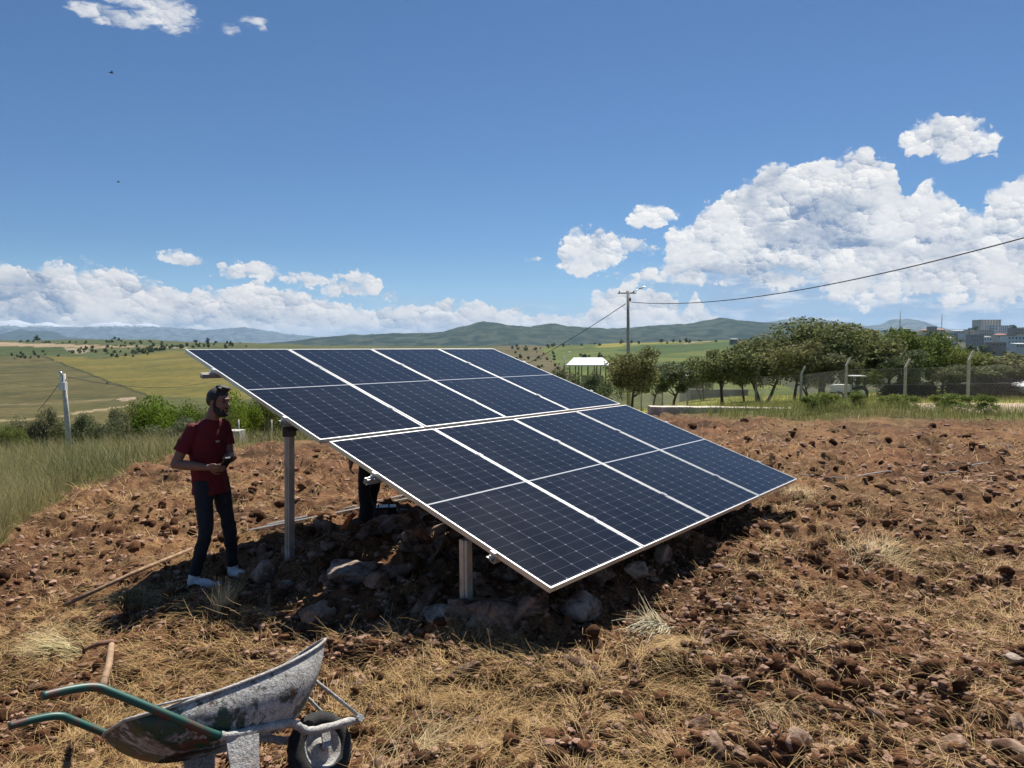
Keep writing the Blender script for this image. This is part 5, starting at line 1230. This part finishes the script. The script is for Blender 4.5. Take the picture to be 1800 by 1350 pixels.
# shirt: torso and short sleeves, hem below the hips
s = MB(); Rz = Matrix.Rotation(-.51, 3, 'Z')
def ring(c, rx, ry, n=28, fold=0.0, ph=0.0): return [Vector(c)+Rz @ Vector((ry*math.cos(a)*(1+fold*math.sin(a*5+ph)), rx*math.sin(a)*(1+fold*math.sin(a*7+ph)), 0)) for a in [2*math.pi*i/n for i in range(n)]]
rs = [((.014, .02, .79), .172, .138, .03), ((.010, .02, .86), .168, .128, .03), ((.0, .02, .95), .160, .120, .02), ((-.008, .02, 1.05), .160, .118, .025), ((-.006, .02, 1.17), .170, .125, .012), ((-.003, .022, 1.28), .178, .120, 0), ((.004, .025, 1.36), .150, .100, 0), ((.016, .022, 1.415), .112, .085, 0), ((.026, .02, 1.438), .070, .066, 0)]
V = []
for i, (c, rx, ry, fo) in enumerate(rs): V += ring(c, rx, ry, 28, fo, i*1.1)
n = 28; F = [(i*n+k, i*n+(k+1) % n, (i+1)*n+(k+1) % n, (i+1)*n+k) for i in range(len(rs)-1) for k in range(n)]+[tuple(reversed(range(n))), tuple((len(rs)-1)*n+k for k in range(n))]
s.add(V, F, True)
for sh, e_ in ((shR, elR), (shL, elL)):
    m_ = sh+(e_-sh)*.66; s.cap(sh+Vector((0, 0, -.005)), sh+(e_-sh)*.3, .060, .064); s.tube([sh, sh+(e_-sh)*.35, m_], [.058, .065, .064], 18)
def fold(co): return (fbm(co[:, 0]*9+co[:, 1]*5, co[:, 2]*7+co[:, 0]*4, 5, 3)-.5)*.022
remeshed(s, 'shirt', .006, 5, .5, M_red, man, fold)
MB().box(Vector((.112, -.060, 1.25)), (.006, .035, .012), Rz).obj('chest_print', M_printw, man)
# trousers with folds at knee and ankle
s = MB()
s.ellipsoid((.012, .02, .90), (.105, .145, .11), Rz)
for h_, k_, a_, sd in ((hpR, knR, anR, 0), (hpL, knL, anL, 3)):
    pts = []; rd = []; rr0 = [.086, .084, .076, .067, .061, .060, .055, .051, .048, .050]
    for i in range(10):
        q = i/9; p = h_+(k_-h_)*(q/.5) if q <= .5 else k_+(a_-k_)*((q-.5)/.5*.93); pts.append(p); rd.append(rr0[i]*(1+.03*math.sin(i*2.3+sd)))
    s.tube(pts, rd, 18)
def fold2(co): return (fbm(co[:, 0]*10+co[:, 1]*6, co[:, 2]*16, 9, 3)-.5)*.020*np.clip(1.3-np.abs(co[:, 2]-.45)*1.0, .5, 1.2)
remeshed(s, 'trousers', .006, 4, .5, M_jean, man, fold2)
for nm, a_, dr in (('shoe', anR, Vector((.97, -.22, 0))), ('shoe', anL, Vector((.80, -.55, 0)))):
    dr.normalize(); sdv = dr.cross(Vector((0, 0, 1))); M = Matrix((dr, -sdv, Vector((0, 0, 1)))).transposed(); q = MB(); zf = a_.z-.09
    c = Vector((a_.x, a_.y, zf))
    q.ellipsoid(c+dr*.0+Vector((0, 0, .055)), (.062, .044, .055), M); q.ellipsoid(c+dr*.09+Vector((0, 0, .045)), (.11, .046, .042), M); q.ellipsoid(c+dr*.145+Vector((0, 0, .036)), (.062, .047, .034), M); q.cap(c+Vector((0, 0, .06)), c+Vector((0, 0, .105)), .046, .044)
    so_ = remeshed(q, nm, .006, 3, .5, M_shoe, man)
    q = MB(); n = 24; V = []
    for z_ in (0, .028): V += [c+dr*(.072+.135*math.cos(t_))+sdv*(.046+.006*math.cos(t_))*math.sin(t_)+Vector((0, 0, z_-.006)) for t_ in [2*math.pi*i/n for i in range(n)]]
    q.add(V, [tuple(reversed(range(n))), tuple(range(n, 2*n))]+[(i, (i+1) % n, n+(i+1) % n, n+i) for i in range(n)]); q.obj('sole', M_sole, so_)
    q = MB()
    for k in range(5): z_ = .088-.010*k; x_ = .045+.018*k; q.tube([c+dr*x_+sdv*(-.026)+Vector((0, 0, z_-.01)), c+dr*(x_+.004)+Vector((0, 0, z_+.003)), c+dr*x_+sdv*.026+Vector((0, 0, z_-.01))], .0032, 5)
    q.obj('laces', M_sole, so_)
# hair, beard, brows and eyes
q = MB()
q.ellipsoid(P(-.016, 0, .040), (.098, .083, .084), HM, 20, 12); q.ellipsoid(P(.035, .012, .108), (.045, .05, .022), HM); q.ellipsoid(P(-.07, 0, .01), (.042, .064, .062), HM)
for k in range(36):
    a = tr_.random()*2*math.pi; e_ = tr_.random()*.8+.75; q.ellipsoid(P(-.01+.088*math.cos(a)*math.cos(e_)+(.03 if e_ > .8 else 0), .078*math.sin(a)*math.cos(e_), .06+.078*math.sin(e_)), (.024, .020, .014), HM, 7, 5)
hair = remeshed(q, 'hair', .005, 4, .5, M_hair, man)
n_ = len(hair.data.vertices); bm = bmesh.new(); bm.from_mesh(hair.data)   # cut the hairline: open at face and neck
f_ = Vector(Hf).normalized(); up_ = Vector((0, 0, 1)); up_ = (up_-f_*up_.dot(f_)).normalized()
def hairline(f):
    return .064 if f > .050 else (-.030+(f-.008)*2.24 if f > .008 else (-.022 if f > -.022 else -.080))
dele = [v for v in bm.verts if (v.co-hc).dot(up_) < hairline((v.co-hc).dot(f_))]
bmesh.ops.delete(bm, geom=dele, context='VERTS'); bm.to_mesh(hair.data); bm.free()
q = MB()
for sg in (-1, 1):
    q.cap(P(.014, .072*sg, .022), P(.010, .070*sg, -.022), .010, .013, 8); q.cap(P(.008, .070*sg, -.022), P(.018, .062*sg, -.068), .013, .018, 8); q.cap(P(.018, .058*sg, -.068), P(.058, .034*sg, -.100), .020, .022, 8); q.cap(P(.066, .026*sg, -.052), P(.084, .010*sg, -.045), .009, .008, 8); q.cap(P(.068, .028*sg, -.055), P(.070, .020*sg, -.090), .011, .014, 8)
q.ellipsoid(P(.060, 0, -.100), (.034, .036, .024), HM)
for sg in (-1, 1): q.ellipsoid(P(.030, .050*sg, -.060), (.034, .014, .030), HM); q.ellipsoid(P(.089, 0, -.043), (.010, .026, .006), HM)
remeshed(q, 'beard', .005, 2, .5, M_hair, man)
q = MB()
for sg in (-1, 1): q.cap(P(.086, .016*sg, .036), P(.078, .046*sg, .037), .0055, .004, 6)
q.obj('eyebrow', M_hair, man); q = MB()
for sg in (-1, 1): q.ellipsoid(P(.077, .030*sg, .012), (.010, .012, .007), HM, 10, 8)
q.obj('eye', M_dark, man)
dv = empty('radio_device', man.location+Vector((.235, -.215, 1.085)), label='small black hand-held device in the hands of the man in red', cat='device')
Md = Matrix.Rotation(-.65, 3, 'Z') @ Matrix.Rotation(-.75, 3, 'Y')
o = MB().box((0, 0, 0), (.16, .075, .022), Md).obj('case', M_device, dv); bv = o.modifiers.new('b', 'BEVEL'); bv.width = .006; bv.segments = 2
MB().box(Md @ Vector((.02, 0, .012)), (.07, .055, .003), Md).obj('screen', mat('grey_screen', (.18, .19, .20), .2), dv)
# --- the worker mostly hidden by the panels, black clothes, bent under the upper row
wd = 7.35; wx = (641-900)/FPX*wd; wk = empty('person', (wx, wd, CAM_Z-(936-607)/FPX*wd*.985), label='worker in black clothes under the panels, only the legs and one hand in view', cat='person')
b = MB(); hc2 = Vector((-.30, .10, 1.36))
P2, HM2 = head(b, hc2, Vector((-.9, .1, -.35)))
b.cap((-.12, .08, 1.27), (-.25, .09, 1.32), .058, .052); b.ellipsoid((-.02, .06, 1.06), (.15, .17, .24), Matrix.Rotation(-.45, 3, 'Y')); b.ellipsoid((.06, .05, .86), (.14, .15, .13))
a1, a2, a3 = Vector((-.10, -.12, 1.20)), Vector((-.03, -.17, .93)), Vector((-.115, -.16, .74)); b.cap(a1, a2, .048, .04); b.cap(a2, a3, .040, .028); hand(b, a3, Vector((-.12, .0, -1)), Vector((.9, .3, 0)), 1, .7)
c1, c2, c3 = Vector((-.10, .24, 1.20)), Vector((-.28, .28, 1.05)), Vector((-.38, .2, 1.22)); b.cap(c1, c2, .048, .04); b.cap(c2, c3, .04, .028); hand(b, c3, Vector((-.3, 0, 1)), Vector((.9, 0, .2)), 1, .6)
for hy, ky, kx, ax in ((0.0, -.02, -.02, .02), (.12, .14, .04, .0)): b.cap((.05, hy, .86), (kx, ky, .47), .08, .055); b.cap((kx, ky, .47), (ax, hy, .08), .052, .036)
remeshed(b, 'body', .007, 4, .5, M_skin, wk)
s = MB(); s.ellipsoid((.05, .05, .86), (.155, .17, .14))
for hy, ky, kx, ax in ((-.0, -.02, -.02, .01), (.12, .14, .045, .0)):
    s.tube([(.05, hy, .88), (.035, (hy+ky)/2, .70), (kx+.01, ky, .48), (kx+.005, ky, .38), (ax, hy, .22), (ax-.01, hy, .05)], [.105, .108, .074, .062, .078, .088], 16)
remeshed(s, 'trousers', .007, 4, .5, M_dkcl, wk, lambda co: (fbm(co[:, 0]*10+co[:, 1]*6, co[:, 2]*13, 9, 3)-.5)*.022)
s = MB(); s.cap((.04, .05, .90), (-.10, .07, 1.20), .165, .155); s.cap(a1, a1+(a2-a1)*.55, .068, .062); s.cap(c1, c1+(c2-c1)*.55, .068, .062)
remeshed(s, 'jacket', .008, 5, .5, M_dkcl, wk)
s = MB(); s.ellipsoid(P2(-.018, 0, .052), (.098, .082, .075), HM2); s.obj('hair', M_hair, wk)
for hy in (0, .12):
    s = MB(); s.ellipsoid((-.05, hy, .04), (.14, .05, .045)); s.ellipsoid((.03, hy, .07), (.06, .05, .07)); s.obj('boot', M_black, wk)
MB().box((-.03, -.10, .86), (.10, .02, .03), Matrix.Rotation(.3, 3, 'Y')).obj('yellow_tag', mat('yellow_cloth', (.55, .50, .06), .8), wk)
# things at the worker's feet
def bx_thing(name, px, py, d, dims, m, label, cat, rz=.2, parts=None):
    x = (px-900)/FPX*d; z = CAM_Z-(py-607)/FPX*d; o = empty(name, (x, d, max(z, gz1(x, d)-.02)), rz, label=label, cat=cat)
    bo = MB().box((0, 0, dims[2]/2), dims).obj('case', m, o); bv = bo.modifiers.new('b', 'BEVEL'); bv.width = .008; bv.segments = 2
    return o
o = bx_thing('tool_case', 672, 921, 7.7, (.27, .16, .13), M_device, 'black tool case with a grey printed face, right of the worker’s boots', 'tool case')
MB().box((-.03, -.084, .065), (.15, .006, .09)).obj('label_plate', mat('grey_label', (.16, .16, .16), .6), o)
MB().tube([(-.06, 0, .13), (-.05, 0, .165), (.05, 0, .165), (.06, 0, .13)], .009, 7).obj('handle', M_black, o)
o = bx_thing('tool_case', 708, 917, 7.9, (.22, .14, .11), M_black, 'plain black case to the right of the case with the grey face', 'tool case', -.3)
MB().tube([(-.06, 0, .11), (-.05, 0, .14), (.05, 0, .14), (.06, 0, .11)], .009, 7).obj('handle', M_black, o)
d = 7.15; x = (606-900)/FPX*d; zz = CAM_Z-(934-607)/FPX*d
V = [(-.075, -.03, 0), (.02, -.03, .015), (.055, -.01, .17), (.015, 0, .15), (-.075, .05, 0), (.03, .06, .01), (.06, .05, .15), (.02, .04, .13)]
o = MB().add(V, [(0, 1, 2, 3), (7, 6, 5, 4), (0, 4, 5, 1), (1, 5, 6, 2), (2, 6, 7, 3), (3, 7, 4, 0)]).obj('tool_bag', mat('orange_cloth', (.75, .17, .03), .7, vary=.15, vscale=20), loc=(x, d, zz)); tag(o, 'crumpled orange bag leaning against the worker’s left boot', 'bag')
bv = o.modifiers.new('b', 'BEVEL'); bv.width = .012; bv.segments = 2

# ------------------------------------------------------------------ loose rails, sticks, pickaxe
def ground_line(px0, py0, px1, py1):
    return ground_at(px0, py0), ground_at(px1, py1)
for k, (a_, b_, lb) in enumerate((((438, 937), (716, 884), 'nearer of the two long galvanised rails lying on the soil behind the left post'), ((470, 926), (720, 876), 'farther of the two long galvanised rails lying on the soil behind the left post'))):
    p, q = ground_line(*a_, *b_); p.z = gz1(p.x, p.y)+.07; q.z = gz1(q.x, q.y)+.07; L = (q-p).length; X = (q-p).normalized(); Zv = Vector((0, 0, 1)); Zv = (Zv-X*Zv.dot(X)).normalized(); M = Matrix((X, Zv.cross(X), Zv)).transposed().to_4x4()
    mb = MB(); chan(mb, Matrix.Identity(4), L); o = mb.obj('galvanised_rail', M_galv); o.matrix_world = Matrix.Translation(p) @ M; tag(o, lb, 'rail')
    hb = MB(); 
    for j in range(int(L/.18)): hb.box((.09+j*.18, -.0215, -.02), (.035, .002, .011))
    hb.obj('slot', M_dark, o)
p, q = ground_at(112, 1076), ground_at(338, 990); p.z = gz1(p.x, p.y)+.03; q.z = gz1(q.x, q.y)+.06
o = MB().tube([(0, 0, 0), (q-p)*.5+Vector((0, 0, .015)), (q-p)], [.017, .019, .016], 9).obj('wooden_stick', M_wood, loc=p); tag(o, 'long wooden tool handle lying half in the panel shadow, left of the man', 'stick')
# pickaxe: curved head at the top, haft running down towards the camera
hp = at(196, 1132, 3.95); tl = at(148, 1143, 3.9); hb_ = at(178, 1214, 3.35)
for v_ in (): pass
g_ = gz1(hp.x, hp.y); pick = empty('pickaxe', hp, label='rusty pickaxe with a worn wooden haft beside the straw sheaf, above the barrow grips', cat='pickaxe')
hf = hb_-hp
MB().tube([-hf*.04, hf*.5+Vector((.012, 0, .01)), hf], [.016, .018, .020], 9).obj('haft', M_wood, pick)
hl = tl-hp
MB().tube([-hl*.25, Vector((0, 0, .012)), hl*.5+Vector((0, 0, .02)), hl], [.010, .024, .019, .008], 8, flat=.7).obj('head', mat('rusty_iron', (.20, .10, .06), .8, .2, vary=.3, vscale=30), pick)
p0 = ground_at(1405, 836); pts = []
for px, py in [(1405, 832), (1440, 834), (1490, 839), (1525, 832), (1560, 828), (1620, 827), (1680, 828), (1710, 822), (1738, 818)]:
    g = ground_at(px, py); pts.append(Vector((g.x, g.y, gz1(g.x, g.y)+.025)))
o = MB().tube([v-pts[0]-Vector((0, 0, .012)) for v in pts], .008, 6).obj('pipe', mat('pale_blue_pipe', (.34, .37, .38), .6), loc=pts[0]); tag(o, 'thin pale pipe lying across the soil from the far right panel corner', 'pipe')
g = ground_at(372, 1046); z = gz1(g.x, g.y)+.02
pts = [(0, 0, 0), (.05, .02, .015), (.10, .0, .01), (.14, .03, .012), (.2, .05, .02), (.25, .03, .03)]
o = MB().tube(pts, [.008, .014, .010, .006, .006, .005], 6).obj('blue_strap', mat('blue_plastic', (.12, .30, .50), .6), loc=(g.x, g.y, z)); tag(o, 'scrap of blue plastic strap on the ground beside the trainers', 'strap')

# ------------------------------------------------------------------ wheelbarrow
def b_splat(green, rust, hi=.5):
    def b(m, t, p, v):
        n = noise(v, 3.2, 8, .66); n2 = noise(v, 22, 6, .7); n3 = noise(v, 90, 3, .7); r = noise(v, 7, 6, .65, 1.0)
        base = mixc(sstep(r, .48, .60), green, rust); base = mixc(sstep(n2, .55, .7)*.5, base, tuple(c*.5 for c in rust))
        z = sep(v)[2]
        x_ = sep(v)[0]; k = sstep(n*.75+n2*.35+z*.20+x_*.12, hi, hi+.07)
        c = mixc(k, base, mixc(sstep(r, .52, .66)*.5, mixc(sstep(n3*.6+n2*.5, .4, .7), (.26, .245, .22), (.58, .56, .52)), (.24, .17, .12)))
        t.links.new(c.k, p.inputs['Base Color']); t.links.new((k*.4+.45).k, p.inputs['Roughness'])
        bb = t.nodes.new('ShaderNodeBump'); bb.inputs['Distance'].default_value = .007; t.links.new((k*(n2*1.2+n3*.7+.25)).k, bb.inputs['Height']); t.links.new(bb.outputs[0], p.inputs['Normal'])
    return b
M_tray = mat('tray_green_paint_and_mortar', build=b_splat((.015, .06, .035), (.11, .045, .028), .545)); M_tube = mat('frame_green_paint_and_mortar', rough=.5, build=b_splat((.012, .085, .06), (.10, .05, .035), .94)); M_mort = mat('mortar_crust', build=b_splat((.02, .05, .035), (.10, .06, .045), .40))
WB = empty('wheelbarrow', (0, 0, 0), label='old green wheelbarrow crusted with dried mortar, tipped on its side in the left foreground', cat='wheelbarrow')
WB.rotation_euler = Euler((R_(-32), R_(10.1), R_(42.8)), 'XYZ'); WB.scale = (.88,)*3; WB.location = (-1.404*.88, 3.299*.88, CAM_Z-2.256*.88)
def frame_side(sg):
    return [(-.82, .30*sg, .60), (-.72, .295*sg, .612), (-.62, .29*sg, .61), (-.54, .295*sg, .57), (-.30, .30*sg, .43), (-.12, .275*sg, .335), (-.04, .262*sg, .315), (.10, .245*sg, .318), (.26, .21*sg, .322), (.34, .175*sg, .315), (.42, .135*sg, .278), (.52, .125*sg, .272), (.74, .115*sg, .285)]
def smooth_path(pts, n=6):
    pts = [Vector(p) for p in pts]; out = []
    for i in range(len(pts)-1):
        p0 = pts[max(i-1, 0)]; p1, p2 = pts[i], pts[i+1]; p3 = pts[min(i+2, len(pts)-1)]
        for k in range(n):
            t_ = k/n; out.append(.5*((2*p1)+(p2-p0)*t_+(2*p0-5*p1+4*p2-p3)*t_*t_+(3*p1-p0-3*p2+p3)*t_**3))
    return out+[pts[-1]]
for sg in (-1, 1):
    pth = smooth_path(frame_side(sg)); cut = int(len(pth)*.44)
    MB().tube(pth[:cut+1], .0185, 14).obj('handle', M_tube, WB); MB().tube(pth[cut:], [.0215+.002*math.sin(i*1.7) for i in range(len(pth)-cut)], 12).obj('frame_tube', M_mort, WB)
MB().tube([(.74, -.16, .285), (.74, .16, .285)], .020, 12).obj('front_bar', M_mort, WB)
# tray: a deep pan, high pointed front lip, lofted from rim to floor with real thickness
def tray_ring(q, off=0.0):
    """q 0 rim .. 1 floor"""
    rim = [(-.46, .14, .475), (-.43, .225, .47), (-.27, .285, .485), (0, .31, .53), (.25, .305, .59), (.45, .25, .66), (.585, .15, .725), (.62, .05, .745)]
    flo = [(-.24, .08, .30), (-.22, .14, .295), (-.11, .17, .285), (.04, .18, .285), (.18, .175, .29), (.30, .155, .31), (.36, .11, .33), (.38, .04, .34)]
    e_ = q**1.25; out = []
    for (a, b_) in zip(rim, flo):
        k = q; bul = math.sin(math.pi*q)*.055
        x_ = a[0]+(b_[0]-a[0])*(q**1.5*.55+q*.45); y_ = a[1]+(b_[1]-a[1])*(q**2.0*.6+q*.4)+bul*.6; z_ = a[2]+(b_[2]-a[2])*(1-(1-q)**1.15)
        out.append(Vector((x_, y_-off*.8, z_+off*(.2+.8*q))))
    full = smooth_path(out, 4); mir = [Vector((v.x, -v.y, v.z)) for v in reversed(full)]
    return full+mir
NQ = 12; outer = [tray_ring(i/NQ) for i in range(NQ+1)]; inner = [tray_ring(i/NQ, .006) for i in range(NQ+1)]; n = len(outer[0]); V = [v for r in outer for v in r]+[v for r in inner for v in r]
F = []; off = (NQ+1)*n
for i in range(NQ):
    for k in range(n):
        k2 = (k+1) % n; F.append((i*n+k, (i+1)*n+k, (i+1)*n+k2, i*n+k2)); F.append((off+i*n+k, off+i*n+k2, off+(i+1)*n+k2, off+(i+1)*n+k))
F += [(k, (k+1) % n, off+(k+1) % n, off+k) for k in range(n)]+[tuple(NQ*n+k for k in range(n)), tuple(off+NQ*n+k for k in reversed(range(n)))]
tb = MB(); tb.add(V, F, True); to = tb.obj('tray', M_tray, WB)
rimp = [v+Vector((0, (.006 if v.y > 0 else -.006), 0)) for v in outer[0]]; rr_ = MB().tube(rimp+[rimp[0]], .0085, 8).obj('rim', M_mort, to)
MB().tube([(-.40, -.30, .49), (-.28, -.298, .50), (-.12, -.300, .512)], .006, 6).obj('stay', M_mort, WB)
for sg in (-1, 1):
    # leg plate
    q = MB(); prof = [(-.06, .30), (.10, .30), (.085, .12), (.07, -.02), (-.03, -.02), (-.045, .12)]; y_ = .262*sg
    V = [(a, y_, z_) for a, z_ in prof]+[(a, y_+.012*sg, z_-.002) for a, z_ in prof]; m = len(prof)
    q.add(V, [tuple(range(m)), tuple(reversed(range(m, 2*m)))]+[(i, m+i, m+(i+1) % m, (i+1) % m) for i in range(m)]); q.obj('leg', M_mort, WB)
    MB().tube([(.47, .09*sg, .58), (.60, .11*sg, .45), (.74, .135*sg, .30)], .010, 8).obj('brace', M_mort, WB)
    MB().box((.56, .075*sg, .235), (.05, .012, .10)).obj('axle_plate', M_mort, WB)
MB().tube([(.0, -.262, .06), (.0, .262, .06)], .011, 8).obj('leg_bar', M_tube, WB)
wc = Vector((.56, 0, .19)); q = MB()
pts = []; nu, nv = 40, 12; V = []; F = []
for i in range(nu):
    a = 2*math.pi*i/nu
    for j in range(nv):
        ph = 2*math.pi*j/nv; rr0 = .142+.046*math.cos(ph); yy = .046*math.sin(ph)
        if math.cos(ph) > .55: rr0 += .0035*(1 if i % 2 else -1)
        V.append(wc+Vector((rr0*math.cos(a), yy, rr0*math.sin(a))))
for i in range(nu):
    for j in range(nv): F.append((i*nv+j, ((i+1) % nu)*nv+j, ((i+1) % nu)*nv+(j+1) % nv, i*nv+(j+1) % nv))
whl = empty('wheel', (0, 0, 0)); whl.parent = WB
q.add(V, F, True); q.obj('tyre', mat('worn_tyre', (.022, .021, .020), .85, vary=.5, vscale=12, bump=.003, bscale=60), whl)
M_rimm = mat('dusty_white_rim', build=b_splat((.50, .50, .48), (.14, .10, .07), .46))
q = MB(); V = []; pr = [(.020, .040), (.040, .030), (.062, .012), (.080, .010), (.098, .028), (.106, .034), (.110, .030)]; n = 36
for (rr0, yy) in pr: V += [wc+Vector((rr0*math.cos(2*math.pi*k/n), -yy, rr0*math.sin(2*math.pi*k/n))) for k in range(n)]
for (rr0, yy) in reversed(pr): V += [wc+Vector((rr0*math.cos(2*math.pi*k/n), yy, rr0*math.sin(2*math.pi*k/n))) for k in range(n)]
q.add(V, [(i*n+k, i*n+(k+1) % n, (i+1)*n+(k+1) % n, (i+1)*n+k) for i in range(2*len(pr)-1) for k in range(n)]+[tuple(range(n)), tuple(reversed([(2*len(pr)-1)*n+k for k in range(n)]))], True); q.obj('rim', M_rimm, whl)
MB().tube([wc+Vector((0, -.085, 0)), wc+Vector((0, .085, 0))], .010, 10).tube([wc+Vector((0, -.056, 0)), wc+Vector((0, -.042, 0))], .02, 6).obj('axle', M_galv, whl)
